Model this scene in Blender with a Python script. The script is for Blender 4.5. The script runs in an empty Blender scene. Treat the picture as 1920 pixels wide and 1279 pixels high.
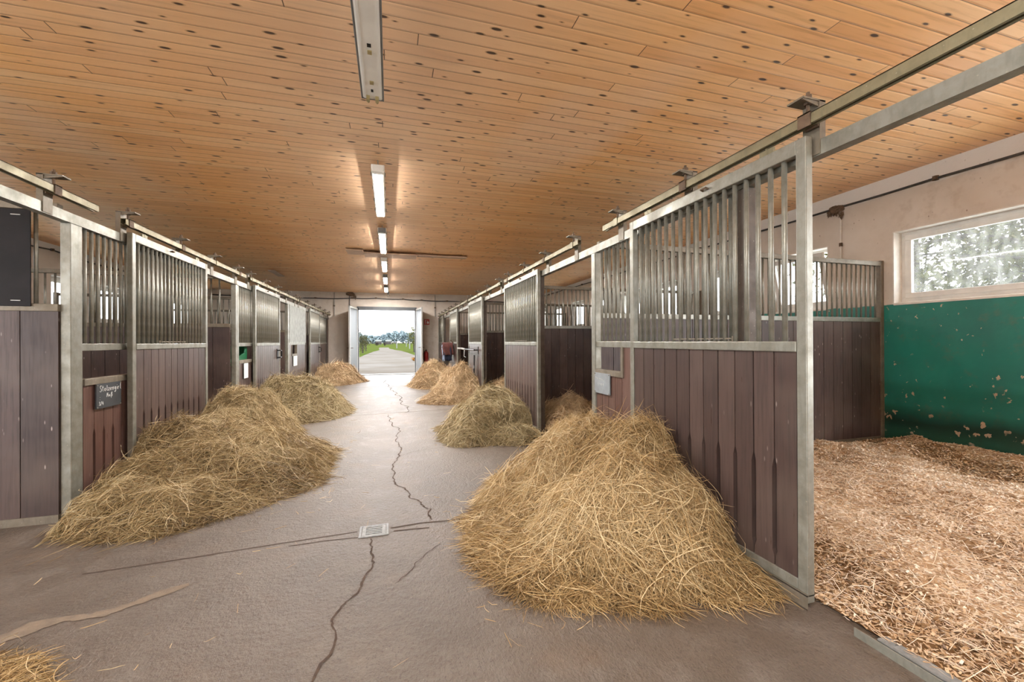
import bpy, math, random
import numpy as np
from mathutils import Vector, Matrix, Quaternion

random.seed(7)
rng = np.random.default_rng(11)
SC = bpy.context.scene
COL = SC.collection
R = math.radians

# ------------------------------------------------------------------ helpers
class MB:
    """collects polygons of one part"""
    def __init__(s):
        s.v = []; s.f = []; s.t = []; s.cur = 0.5
    def add(s, vs, fs):
        o = len(s.v)
        s.v += [tuple(p) for p in vs]
        s.t += [s.cur] * len(vs)
        s.f += [tuple(i + o for i in f) for f in fs]
        return s
    def box(s, x0, x1, y0, y1, z0, z1):
        x0, x1 = min(x0, x1), max(x0, x1); y0, y1 = min(y0, y1), max(y0, y1); z0, z1 = min(z0, z1), max(z0, z1)
        vs = [(x0,y0,z0),(x1,y0,z0),(x1,y1,z0),(x0,y1,z0),(x0,y0,z1),(x1,y0,z1),(x1,y1,z1),(x0,y1,z1)]
        return s.add(vs, [(0,3,2,1),(4,5,6,7),(0,1,5,4),(1,2,6,5),(2,3,7,6),(3,0,4,7)])
    def tube(s, pts, r, n=8, cap=True):
        pts = [Vector(p) for p in pts]
        rs = r if isinstance(r, (list, tuple)) else [r] * len(pts)
        vs = []; fs = []
        up = None
        for i, p in enumerate(pts):
            a = pts[max(i-1, 0)]; b = pts[min(i+1, len(pts)-1)]
            d = (b - a).normalized()
            if up is None:
                up = Vector((0,0,1)) if abs(d.z) < .9 else Vector((1,0,0))
            u = d.cross(up)
            if u.length < 1e-5: u = d.cross(Vector((0,1,0)))
            u.normalize(); w = u.cross(d).normalized(); up = w
            for k in range(n):
                t = 2*math.pi*k/n
                vs.append(p + (u*math.cos(t) + w*math.sin(t))*rs[i])
        for i in range(len(pts)-1):
            for k in range(n):
                k2 = (k+1) % n
                fs.append((i*n+k, i*n+k2, (i+1)*n+k2, (i+1)*n+k))
        if cap:
            fs.append(tuple(range(n-1, -1, -1)))
            fs.append(tuple((len(pts)-1)*n + k for k in range(n)))
        return s.add(vs, fs)
    def prism(s, outline, fn, d0, d1):
        """outline 2-D points; fn(a,b,d)->xyz; extruded d0..d1"""
        n = len(outline)
        vs = [fn(a, b, d0) for a, b in outline] + [fn(a, b, d1) for a, b in outline]
        fs = [tuple(range(n)), tuple(range(2*n-1, n-1, -1))]
        for k in range(n):
            k2 = (k+1) % n
            fs.append((k, k+n, k2+n, k2))
        return s.add(vs, fs)
    def lathe(s, prof, c, n=20, axis='z'):
        vs = []; fs = []
        for r, h in prof:
            for k in range(n):
                t = 2*math.pi*k/n
                if axis == 'z': vs.append((c[0]+r*math.cos(t), c[1]+r*math.sin(t), c[2]+h))
                else: vs.append((c[0]+h, c[1]+r*math.cos(t), c[2]+r*math.sin(t)))
        for i in range(len(prof)-1):
            for k in range(n):
                k2 = (k+1) % n
                fs.append((i*n+k, i*n+k2, (i+1)*n+k2, (i+1)*n+k))
        fs.append(tuple(range(n-1, -1, -1))); fs.append(tuple((len(prof)-1)*n+k for k in range(n)))
        return s.add(vs, fs)

def fixnorm(me):
    import bmesh
    bm = bmesh.new(); bm.from_mesh(me)
    bmesh.ops.recalc_face_normals(bm, faces=bm.faces[:])
    bm.to_mesh(me); bm.free()

def root_loc(o):
    p = Vector((0,0,0))
    while o is not None:
        p += o.location; o = o.parent
    return p

def mk(name, mb, mat, parent=None, smooth=False, bevel=0.0, norm=True, label=None):
    """one part / one thing as ONE mesh object; vertices given in world coordinates"""
    off = root_loc(parent) if parent else Vector((0,0,0))
    me = bpy.data.meshes.new(name)
    me.from_pydata([(p[0]-off.x, p[1]-off.y, p[2]-off.z) for p in mb.v], [], mb.f)
    if norm: fixnorm(me)
    at = me.attributes.new('tint', 'FLOAT', 'POINT')
    at.data.foreach_set('value', mb.t)
    me.materials.append(mat)
    if smooth:
        me.shade_smooth()
    o = bpy.data.objects.new(name, me)
    COL.objects.link(o)
    if parent: o.parent = parent
    if bevel > 0:
        m = o.modifiers.new('bevel', 'BEVEL'); m.width = bevel; m.segments = 2; m.limit_method = 'ANGLE'; m.angle_limit = R(50)
    if label: o['label'] = label
    return o

def tag(o, label=None, cat=None, group=None, kind=None):
    if label: o['label'] = label
    if cat: o['category'] = cat
    if group: o['group'] = group
    if kind: o['kind'] = kind
    return o

def thing(name, loc, label, cat, group=None):
    o = bpy.data.objects.new(name, None)
    o.empty_display_size = .1
    COL.objects.link(o); o.location = loc
    return tag(o, label, cat, group)

def struct(name, mb, mat, parent=None, smooth=False):
    o = mk(name, mb, mat, parent, smooth)
    if parent is None: o['kind'] = 'structure'
    return o

def link_copy(src, parent, loc, name=None):
    c = src.copy(); COL.objects.link(c); c.parent = parent; c.location = loc
    return c

# ------------------------------------------------------------------ materials
def new_mat(name):
    m = bpy.data.materials.new(name); m.use_nodes = True
    nt = m.node_tree
    return m, nt, nt.nodes['Principled BSDF']

def N(nt, t, **kw):
    n = nt.nodes.new(t)
    for k, v in kw.items():
        if k in n.inputs.keys(): n.inputs[k].default_value = v
        else: setattr(n, k, v)
    return n

def mixc(nt, a, b, fac, blend='MIX'):
    m = nt.nodes.new('ShaderNodeMix'); m.data_type = 'RGBA'; m.blend_type = blend
    for s, val in ((m.inputs[6], a), (m.inputs[7], b), (m.inputs[0], fac)):
        if hasattr(val, 'is_linked') or hasattr(val, 'links'): nt.links.new(val, s)
        elif isinstance(val, (tuple, list)): s.default_value = (*val[:3], 1)
        else: s.default_value = val
    return m.outputs[2]

def mth(nt, op, a, b=None, c=None, clamp=False):
    m = nt.nodes.new('ShaderNodeMath'); m.operation = op; m.use_clamp = clamp
    for i, val in enumerate((a, b, c)):
        if val is None: continue
        if hasattr(val, 'links'): nt.links.new(val, m.inputs[i])
        else: m.inputs[i].default_value = val
    return m.outputs[0]

def ramp(nt, val, lo, hi, a=0.0, b=1.0):
    m = nt.nodes.new('ShaderNodeMapRange'); m.clamp = True
    nt.links.new(val, m.inputs[0])
    m.inputs[1].default_value = lo; m.inputs[2].default_value = hi
    m.inputs[3].default_value = a; m.inputs[4].default_value = b
    return m.outputs[0]

def objco(nt):
    return nt.nodes.new('ShaderNodeTexCoord').outputs['Object']

def vmap(nt, co, scale=(1,1,1), loc=(0,0,0)):
    m = nt.nodes.new('ShaderNodeMapping'); nt.links.new(co, m.inputs[0])
    m.inputs['Scale'].default_value = scale; m.inputs['Location'].default_value = loc
    return m.outputs[0]

def noise(nt, co, scale, detail=3, rough=.55):
    n = N(nt, 'ShaderNodeTexNoise', Scale=scale, Detail=detail, Roughness=rough)
    nt.links.new(co, n.inputs['Vector'])
    return n.outputs[0]

def voro(nt, co, scale, out='Distance', dim='3D', rnd=1.0):
    n = nt.nodes.new('ShaderNodeTexVoronoi'); n.voronoi_dimensions = dim
    n.inputs['Scale'].default_value = scale; n.inputs['Randomness'].default_value = rnd
    nt.links.new(co, n.inputs['Vector'])
    return n.outputs[out]

def bump(nt, bs, h, strength=.3, dist=.01):
    b = N(nt, 'ShaderNodeBump'); b.inputs['Strength'].default_value = strength; b.inputs['Distance'].default_value = dist
    nt.links.new(h, b.inputs['Height']); nt.links.new(b.outputs[0], bs.inputs['Normal'])

def simple(name, col, rough=.5, metal=0, var=0.25, vscale=6, spec=.5, bumps=0, spots=None, col2=None):
    m, nt, bs = new_mat(name)
    co = objco(nt)
    n = noise(nt, co, vscale, 4)
    c2 = col2 if col2 else tuple(max(0, c*(1-var)) for c in col)
    c = mixc(nt, col, c2, ramp(nt, n, .35, .7))
    if spots:
        sc, th, sp = spots
        d = voro(nt, co, sc)
        c = mixc(nt, c, sp, ramp(nt, d, th, th*.6))
    nt.links.new(c, bs.inputs['Base Color'])
    bs.inputs['Roughness'].default_value = rough; bs.inputs['Metallic'].default_value = metal
    bs.inputs['Specular IOR Level'].default_value = spec
    if bumps: bump(nt, bs, noise(nt, co, vscale*8, 5), bumps, .005)
    return m

def matte(m):
    m.node_tree.nodes['Principled BSDF'].inputs['Specular IOR Level'].default_value = 0

def emis(name, col, strength, base=(.9,.9,.88)):
    m, nt, bs = new_mat(name)
    bs.inputs['Base Color'].default_value = (*base, 1)
    bs.inputs['Emission Color'].default_value = (*col, 1)
    bs.inputs['Emission Strength'].default_value = strength
    bs.inputs['Roughness'].default_value = .4
    return m

def mat_galv(name, c1, c2, rough=.42, metal=.45):
    m, nt, bs = new_mat(name)
    co = objco(nt)
    n1 = noise(nt, co, 9, 5, .65); n2 = noise(nt, vmap(nt, co, (1,1,.25)), 45, 3)
    c = mixc(nt, c1, c2, ramp(nt, n1, .35, .68))
    c = mixc(nt, c, tuple(x*.62 for x in c1), ramp(nt, n2, .52, .75, 0, .7))
    sp = voro(nt, co, 34)
    spc = mixc(nt, c, (.42,.37,.29), ramp(nt, sp, .11, .05, 0, .7))
    nt.links.new(spc, bs.inputs['Base Color'])
    bs.inputs['Metallic'].default_value = metal
    nt.links.new(ramp(nt, n1, .3, .7, rough-.08, rough+.12), bs.inputs['Roughness'])
    bump(nt, bs, n2, .12, .002)
    return m

def mat_boards(name, c1, c2, scratch=.5, rough=.33, spec=.55):
    """dark stained planks; per-plank tint attribute, vertical grain, pale scratches"""
    m, nt, bs = new_mat(name)
    co = objco(nt)
    at = N(nt, 'ShaderNodeAttribute', attribute_name='tint')
    g = noise(nt, vmap(nt, co, (40, 40, 2.2)), 1.6, 5, .6)
    big = noise(nt, co, 1.7, 3)
    c = mixc(nt, c1, c2, at.outputs['Fac'])
    c = mixc(nt, c, tuple(x*.5 for x in c1), ramp(nt, g, .45, .75, 0, .75))
    c = mixc(nt, c, (.19,.145,.115), ramp(nt, big, .45, .8, 0, .40))
    sv = voro(nt, vmap(nt, co, (26, 26, 7)), 1.0)
    sn = noise(nt, co, 2.3, 2)
    s = mth(nt, 'MULTIPLY', ramp(nt, sv, .13, .06), ramp(nt, sn, .48, .6, 0, scratch))
    c = mixc(nt, c, (.46,.38,.34), s)
    nt.links.new(c, bs.inputs['Base Color'])
    nt.links.new(ramp(nt, g, .3, .8, rough-.06, rough+.14), bs.inputs['Roughness'])
    bs.inputs['Specular IOR Level'].default_value = spec
    bump(nt, bs, g, .15, .002)
    return m

def mat_ceiling():
    m, nt, bs = new_mat('pine_ceiling_boards')
    co = objco(nt)
    sep = nt.nodes.new('ShaderNodeSeparateXYZ'); nt.links.new(co, sep.inputs[0])
    X, Y = sep.outputs[0], sep.outputs[1]
    W = .104
    yb = mth(nt, 'DIVIDE', Y, W)
    idx = mth(nt, 'FLOOR', yb)
    fr = mth(nt, 'FRACT', yb)
    wn = nt.nodes.new('ShaderNodeTexWhiteNoise'); wn.noise_dimensions = '1D'; nt.links.new(idx, wn.inputs['W'])
    off = mth(nt, 'MULTIPLY', wn.outputs['Value'], 37.0)
    xs = mth(nt, 'DIVIDE', mth(nt, 'ADD', X, off), 3.6)
    jidx = mth(nt, 'FLOOR', xs); jfr = mth(nt, 'FRACT', xs)
    cmb = nt.nodes.new('ShaderNodeCombineXYZ'); nt.links.new(idx, cmb.inputs[0]); nt.links.new(jidx, cmb.inputs[1])
    wn2 = nt.nodes.new('ShaderNodeTexWhiteNoise'); wn2.noise_dimensions = '3D'; nt.links.new(cmb.outputs[0], wn2.inputs['Vector'])
    bt = wn2.outputs['Value']
    # shifted coordinate per board so grain never runs on across a joint
    c3 = nt.nodes.new('ShaderNodeCombineXYZ')
    nt.links.new(mth(nt, 'ADD', X, mth(nt, 'MULTIPLY', bt, 91.0)), c3.inputs[0]); nt.links.new(Y, c3.inputs[1])
    nt.links.new(mth(nt, 'MULTIPLY', bt, 50.0), c3.inputs[2])
    pc = c3.outputs[0]
    grain = noise(nt, vmap(nt, pc, (1.6, 34, 1)), 1.0, 5, .6)
    grain2 = noise(nt, vmap(nt, pc, (.8, 11, 1)), 1.0, 2, .5)
    c = mixc(nt, (.97,.57,.26), (.86,.44,.16), grain2)
    c = mixc(nt, c, (.95,.64,.34), ramp(nt, bt, .55, 1.0, 0, .55))
    c = mixc(nt, c, (.72,.34,.125), ramp(nt, bt, .35, 0, 0, .45))
    c = mixc(nt, c, (.46,.20,.07), ramp(nt, grain, .52, .8, 0, .65))
    # worn grey-beige boards in large fields
    big = noise(nt, vmap(nt, co, (.55, .22, 1)), 1.0, 2)
    mid = ramp(nt, mth(nt, 'ABSOLUTE', mth(nt, 'ADD', X, .1)), 2.0, .3, 0, .5)  # lamp reflection painted in as a beige strip along the lamp row
    c = mixc(nt, c, (.86,.66,.49), mth(nt, 'MAXIMUM', ramp(nt, big, .52, .66, 0, .42), mid))
    # knots
    kd = nt.nodes.new('ShaderNodeTexVoronoi'); kd.voronoi_dimensions = '2D'; kd.inputs['Scale'].default_value = 1.0
    nt.links.new(vmap(nt, co, (2.9, 8.3, 1)), kd.inputs['Vector'])
    kr = nt.nodes.new('ShaderNodeSeparateColor'); nt.links.new(kd.outputs['Color'], kr.inputs[0])
    ksz = ramp(nt, kr.outputs[0], 0, 1, .02, .10)
    core = mth(nt, 'SUBTRACT', kd.outputs['Distance'], ksz)
    gate = mth(nt, 'GREATER_THAN', kr.outputs[1], .22)
    c = mixc(nt, c, (.36,.16,.06), mth(nt, 'MULTIPLY', ramp(nt, core, .05, 0, 0, .7), gate))
    c = mixc(nt, c, (.05,.028,.02), mth(nt, 'MULTIPLY', ramp(nt, core, .012, -.012, 0, .92), gate))
    # grooves and butt joints
    ge = mth(nt, 'MINIMUM', fr, mth(nt, 'SUBTRACT', 1.0, fr))
    grv = ramp(nt, ge, .035, .008)
    grn = ramp(nt, wn.outputs['Value'], 0, 1, .35, .95)
    c = mixc(nt, c, (.12,.05,.018), mth(nt, 'MULTIPLY', grv, grn))
    je = ramp(nt, mth(nt, 'MINIMUM', jfr, mth(nt, 'SUBTRACT', 1.0, jfr)), .0012, .0004)
    c = mixc(nt, c, (.10,.045,.02), je)
    nt.links.new(c, bs.inputs['Base Color'])
    nt.links.new(ramp(nt, grain, .3, .8, .36, .52), bs.inputs['Roughness'])
    bs.inputs['Specular IOR Level'].default_value = .5
    prof = mth(nt, 'SUBTRACT', mth(nt, 'MULTIPLY', ramp(nt, ge, 0, .12), 1.0), mth(nt, 'MULTIPLY', grain, .12))
    prof = mth(nt, 'ADD', prof, mth(nt, 'MULTIPLY', bt, .5))
    bump(nt, bs, prof, .45, .008)
    return m

def mat_floor():
    m, nt, bs = new_mat('aisle_concrete')
    co = objco(nt)
    n1 = noise(nt, co, .8, 4, .6); n2 = noise(nt, co, 5.5, 5, .65); n3 = noise(nt, vmap(nt, co, (1,.6,1)), 75, 4, .7)
    c = mixc(nt, (.128,.096,.071), (.086,.062,.044), ramp(nt, n1, .38, .65))
    c = mixc(nt, c, (.195,.165,.137), ramp(nt, n2, .48, .76, 0, .6))
    c = mixc(nt, c, (.062,.040,.026), ramp(nt, n3, .52, .68, 0, .75))
    c = mixc(nt, c, (.165,.098,.05), ramp(nt, noise(nt, co, 2.1, 3), .56, .75, 0, .35))
    pit = voro(nt, co, 95)
    c = mixc(nt, c, (.035,.023,.016), mth(nt, 'MULTIPLY', ramp(nt, pit, .30, .12, 0, .8), ramp(nt, noise(nt, co, 13, 2), .42, .62)))
    d = voro(nt, co, 22)
    c = mixc(nt, c, (.42,.35,.27), ramp(nt, d, .06, .03, 0, .5))
    nt.links.new(c, bs.inputs['Base Color'])
    nt.links.new(ramp(nt, n2, .3, .75, .40, .60), bs.inputs['Roughness'])
    bs.inputs['Specular IOR Level'].default_value = .55
    h = mth(nt, 'ADD', mth(nt, 'MULTIPLY', n3, .6), mth(nt, 'MULTIPLY', noise(nt, co, 30, 3), .6))
    bump(nt, bs, h, .7, .018)
    return m

def mat_wall(name, green=True, zg=1.685):
    m, nt, bs = new_mat(name)
    co = objco(nt)
    sep = nt.nodes.new('ShaderNodeSeparateXYZ'); nt.links.new(co, sep.inputs[0]); Z = sep.outputs[2]
    n1 = noise(nt, co, 1.3, 4, .6); n2 = noise(nt, co, 7, 5, .65)
    c = mixc(nt, (.72,.645,.565), (.60,.515,.43), ramp(nt, n1, .35, .7))
    c = mixc(nt, c, (.42,.32,.235), mth(nt, 'MULTIPLY', ramp(nt, n2, .52, .8, 0, .6), ramp(nt, noise(nt, co, .9, 2), .45, .65)))
    # whiter repaired band under the ceiling
    edge = mth(nt, 'ADD', Z, mth(nt, 'MULTIPLY', n1, .10))
    c = mixc(nt, c, (.80,.76,.71), ramp(nt, edge, 3.09, 3.11, 0, .85) if green else 0.0)
    # fly specks
    sp = voro(nt, vmap(nt, co, (1,1,.55)), 19); 
    c = mixc(nt, c, (.22,.14,.09), mth(nt, 'MULTIPLY', ramp(nt, sp, .13, .07, 0, .8), ramp(nt, noise(nt, co, 2.4, 2), .47, .6)))
    rough = .75
    if green:
        wob = mth(nt, 'ADD', Z, mth(nt, 'MULTIPLY', mth(nt, 'SUBTRACT', noise(nt, co, 9, 3), .5), .035))
        g = mixc(nt, (.015,.235,.180), (.022,.165,.132), ramp(nt, n1, .35, .7))
        g = mixc(nt, g, (.04,.29,.225), ramp(nt, noise(nt, vmap(nt, co, (1,1,.4)), 2.6, 3), .5, .75, 0, .55))
        g = mixc(nt, g, (.16,.135,.085), ramp(nt, n2, .57, .8, 0, .5))
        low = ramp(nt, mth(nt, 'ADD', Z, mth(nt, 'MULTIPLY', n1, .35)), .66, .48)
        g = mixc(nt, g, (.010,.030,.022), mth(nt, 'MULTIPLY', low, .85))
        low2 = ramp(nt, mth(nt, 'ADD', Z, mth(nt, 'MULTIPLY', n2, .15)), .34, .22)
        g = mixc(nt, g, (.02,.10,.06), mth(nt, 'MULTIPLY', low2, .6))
        wv = nt.nodes.new('ShaderNodeVectorMath'); wv.operation = 'ADD'
        wn_ = N(nt, 'ShaderNodeTexNoise', Scale=22.0, Detail=3.0); nt.links.new(co, wn_.inputs['Vector'])
        wsc = nt.nodes.new('ShaderNodeVectorMath'); wsc.operation = 'SCALE'; wsc.inputs[3].default_value = .11; nt.links.new(wn_.outputs['Color'], wsc.inputs[0])
        nt.links.new(vmap(nt, co, (1,1.1,.75), (3,1,2)), wv.inputs[0]); nt.links.new(wsc.outputs[0], wv.inputs[1])
        ch = voro(nt, wv.outputs[0], 10.5)
        dens = ramp(nt, Z, .75, .3, .22, .46)
        chips = mth(nt, 'MULTIPLY', ramp(nt, mth(nt, 'SUBTRACT', ch, mth(nt, 'MULTIPLY', dens, noise(nt, co, 24, 2))), .03, -.01), ramp(nt, noise(nt, co, 3.1, 2), .46, .52))
        g = mixc(nt, g, (.60,.45,.32), chips)
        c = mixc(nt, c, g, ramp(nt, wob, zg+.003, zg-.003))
        rr = ramp(nt, wob, zg+.003, zg-.003, .78, .42)
        nt.links.new(rr, bs.inputs['Roughness'])
    else:
        c = mixc(nt, c, (.40,.29,.20), mth(nt, 'MULTIPLY', ramp(nt, mth(nt, 'ADD', Z, n1), 1.9, .4, 0, .5), ramp(nt, n2, .35, .6)))
        bs.inputs['Roughness'].default_value = rough
    nt.links.new(c, bs.inputs['Base Color'])
    bump(nt, bs, mth(nt, 'ADD', noise(nt, co, 4, 4), mth(nt, 'MULTIPLY', n2, .5)), .35, .02)
    return m

def mat_hay(name, a, b, c_, dark):
    m, nt, bs = new_mat(name)
    at = N(nt, 'ShaderNodeAttribute', attribute_name='tint')
    r = nt.nodes.new('ShaderNodeValToRGB'); nt.links.new(at.outputs['Fac'], r.inputs[0])
    e = r.color_ramp.elements
    e[0].position = 0; e[0].color = (*dark, 1); e[1].position = 1; e[1].color = (*c_, 1)
    x = e.new(.25); x.color = (*a, 1); x = e.new(.65); x.color = (*b, 1)
    nt.links.new(r.outputs[0], bs.inputs['Base Color'])
    bs.inputs['Roughness'].default_value = .55; bs.inputs['Specular IOR Level'].default_value = .35
    return m

M = {}
M['galv'] = mat_galv('galvanised_steel', (.30,.292,.25), (.20,.185,.145), .40, .45)
M['galv_dirty'] = mat_galv('dusty_steel', (.22,.185,.14), (.16,.13,.09), .5, .35)
M['brown_steel'] = mat_galv('brown_stained_steel', (.115,.088,.068), (.08,.06,.046), .55, .3)
M['zinc'] = mat_galv('yellowed_zinc_rail', (.27,.235,.145), (.19,.155,.085), .45, .4)
M['rust'] = simple('rusty_iron', (.16,.10,.06), .7, .2, .5, 30)
M['boards'] = mat_boards('dark_stained_boards', (.058,.036,.031), (.096,.062,.053))
M['boards_red'] = mat_boards('red_brown_boards', (.105,.052,.040), (.150,.085,.068), .3)
M['boards_part'] = mat_boards('partition_boards', (.056,.036,.032), (.095,.060,.052), .95, .42, .35)
M['rubber'] = simple('black_board', (.016,.013,.014), .6, 0, .5, 5, spec=.2, spots=(7, .05, (.2,.17,.15)))
M['ceiling'] = mat_ceiling()
M['floor'] = mat_floor()
M['wall_green'] = mat_wall('green_and_white_wall_paint', True)
M['wall_white'] = mat_wall('dusty_white_wall_paint', False)
M['white_pvc'] = simple('white_window_plastic', (.80,.77,.72), .35, 0, .15, 8)
M['reveal'] = simple('white_plaster_reveal', (.82,.77,.70), .8, 0, .18, 9)
M['grey_door'] = simple('light_grey_door_sheet', (.10,.106,.112), .45, 0, .12, 3)
M['white_frame'] = simple('white_frame_paint', (.50,.495,.475), .4, 0, .1, 6)
M['black'] = simple('black_plastic', (.015,.015,.016), .4, 0, .3, 20)
M['cable'] = simple('dark_grey_cable', (.06,.058,.055), .5, 0, .5, 30)
M['mud'] = simple('dried_mud', (.19,.12,.075), .9, 0, .55, 40, bumps=.9)
M['slate'] = simple('slate_name_board', (.045,.048,.052), .5, 0, .35, 9)
M['grey_board'] = simple('grey_name_board', (.27,.29,.30), .45, 0, .25, 12)
M['chalk'] = simple('white_chalk', (.85,.85,.83), .9, 0, .1, 60)
M['paper'] = simple('white_card', (.78,.78,.75), .6, 0, .08, 20)
M['green_plastic'] = simple('green_plastic', (.012,.12,.05), .4, 0, .2, 6)
M['sand'] = simple('pale_sand', (.215,.16,.112), .9, 0, .35, 16, bumps=.4)
M['crack'] = simple('crack_dirt', (.075,.045,.028), .95, 0, .5, 40)
M['drain'] = simple('cast_drain_steel', (.27,.27,.265), .65, .15, .3, 40)
M['dark'] = simple('dark_gap', (.012,.010,.009), .9)
M['white_tray'] = simple('enamel_tray', (.88,.86,.80), .4, 0, .12, 5)
M['grey_gasket'] = simple('grey_gasket', (.20,.20,.20), .5)
M['brass'] = simple('yellowed_clip', (.45,.37,.18), .4, .5)
M['lamp_on'] = emis('lit_diffuser', (1.0,.985,.96), 52.0)
M['lamp_mid'] = emis('dim_diffuser', (1.0,.97,.94), 44.0)
M['lamp_off'] = simple('white_diffuser', (.86,.84,.79), .35, 0, .06, 6)
M['red'] = simple('red_enamel', (.52,.028,.020), .35, 0, .12, 10)
M['maroon'] = simple('maroon_cloth', (.095,.028,.022), .9, 0, .35, 15)
M['navy'] = simple('navy_cloth', (.018,.022,.045), .9, 0, .3, 15)
M['pale_cloth'] = simple('pale_blue_cloth', (.45,.52,.66), .9, 0, .15, 15)
M['mesh_sheet'] = simple('dusty_grey_sheet', (.27,.27,.24), .55, .2, .4, 9)
M['ceil_wood'] = simple('loose_pine_board', (.60,.42,.30), .5, 0, .25, 5)
M['timber'] = simple('brown_timber', (.165,.075,.045), .5, 0, .4, 12)
# outdoors
M['road'] = simple('pale_dirt_road', (.120,.108,.096), .95, 0, .28, .35, col2=(.092,.078,.064))
M['bounce_yard'] = simple('pale_bounce_yard', (.88,.86,.82), .9, 0, .1, .5)  # unseen ground, made near-white to bounce skylight up to the ceiling
M['grass'] = simple('meadow_grass', (.040,.056,.012), .95, 0, .3, .25, col2=(.052,.056,.016))
M['leaf'] = simple('dull_green_leaves', (.038,.042,.019), .6, 0, .4, 2.5, col2=(.066,.058,.024))
M['leaf_yellow'] = simple('yellowing_leaves', (.09,.085,.03), .6, 0, .4, 2.5, col2=(.06,.065,.02))
M['bark'] = simple('grey_bark', (.055,.046,.04), .9, 0, .4, 14)
M['far_leaf'] = simple('haze_tinted_foliage', (.20,.25,.27), .95, 0, .2, .15)  # distance haze put into the leaf colour as pale blue-grey
M['orange_leaf'] = simple('fallen_orange_leaves', (.22,.10,.025), .9, 0, .4, 2)
M['horse'] = simple('dark_bay_coat', (.035,.026,.024), .6, 0, .3, 3)
M['shed_roof'] = simple('white_roof_sheet', (.22,.235,.23), .5, 0, .08, 1)
M['shed_wall'] = simple('shed_boards', (.16,.15,.14), .8, 0, .3, 1)
M['post_white'] = simple('white_post_paint', (.16,.16,.155), .5, 0, .08, 3)
M['hay'] = mat_hay('hay', (.27,.165,.065), (.47,.318,.142), (.68,.53,.31), (.085,.046,.015))
M['hay_mid'] = mat_hay('brown_green_hay', (.235,.155,.068), (.40,.29,.14), (.60,.48,.28), (.075,.044,.016))
M['hay_green'] = mat_hay('greenish_hay', (.235,.168,.080), (.365,.275,.140), (.52,.425,.25), (.085,.056,.024))
M['hay_pale'] = mat_hay('pale_hay', (.36,.235,.12), (.52,.365,.20), (.68,.52,.33), (.15,.085,.04))
M['chips'] = mat_hay('wood_shavings', (.46,.285,.145), (.70,.52,.34), (.90,.79,.66), (.17,.085,.03))

for k_ in ('road','grass','far_leaf','leaf','leaf_yellow','bark','orange_leaf','bounce_yard','post_white','shed_roof','shed_wall'): matte(M[k_])
def mat_glass():
    m = bpy.data.materials.new('dusty_window_glass'); m.use_nodes = True
    nt = m.node_tree; nt.nodes.clear()
    out = nt.nodes.new('ShaderNodeOutputMaterial')
    tr = N(nt, 'ShaderNodeBsdfTransparent'); tr.inputs[0].default_value = (.93,.95,.96,1)
    gl = N(nt, 'ShaderNodeBsdfGlossy', Roughness=.03)
    tl = N(nt, 'ShaderNodeBsdfTranslucent'); tl.inputs[0].default_value = (.8,.78,.72,1)
    co = nt.nodes.new('ShaderNodeTexCoord').outputs['Object']
    n = noise(nt, vmap(nt, co, (1,1,.3)), 14, 4)
    mx = nt.nodes.new('ShaderNodeMixShader'); nt.links.new(ramp(nt, n, .4, .8, .04, .16), mx.inputs[0])
    nt.links.new(tr.outputs[0], mx.inputs[1]); nt.links.new(tl.outputs[0], mx.inputs[2])
    m2 = nt.nodes.new('ShaderNodeMixShader'); m2.inputs[0].default_value = .012
    nt.links.new(mx.outputs[0], m2.inputs[1]); nt.links.new(gl.outputs[0], m2.inputs[2])
    nt.links.new(m2.outputs[0], out.inputs[0])
    return m
M['glass'] = mat_glass()

# ------------------------------------------------------------------ camera
F, CX, CY = 768.0, 960.0, 639.5
YAW = math.atan(229/F); ROLL = R(.25); PITCH = R(.08)
def ray(u, v):
    x = (u-CX)/F; y = (CY-v)/F; z = 1.0
    c, s = math.cos(ROLL), math.sin(ROLL)
    x, y = c*x+s*y, -s*x+c*y
    y, z = y*math.cos(PITCH)+z*math.sin(PITCH), z*math.cos(PITCH)-y*math.sin(PITCH)
    return Vector((x*math.cos(YAW)+z*math.sin(YAW), z*math.cos(YAW)-x*math.sin(YAW), y))
fw = ray(CX, CY); rt = (ray(CX+F, CY)-fw); up = (ray(CX, CY-F)-fw)
cam = bpy.data.cameras.new('camera'); camo = bpy.data.objects.new('camera', cam); COL.objects.link(camo)
camo.matrix_world = Matrix(((rt.x, up.x, -fw.x, 0), (rt.y, up.y, -fw.y, 0), (rt.z, up.z, -fw.z, 1.25), (0,0,0,1)))
cam.sensor_width = 36; cam.lens = F/1920*36; cam.clip_start = .05; cam.clip_end = 2000
SC.camera = camo

# ------------------------------------------------------------------ setting
XR, XL = 1.84, -2.10          # door faces, right / left of the aisle
FR, FL = 1.90, -2.16          # fixed front faces
WR, WL = 5.92, -6.20          # outer walls, inner faces
YB, YF = -4.5, 16.45          # open end behind, far wall inner face
def ceil_z(x, y): return 3.262 - .008*y + .004*x

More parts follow.
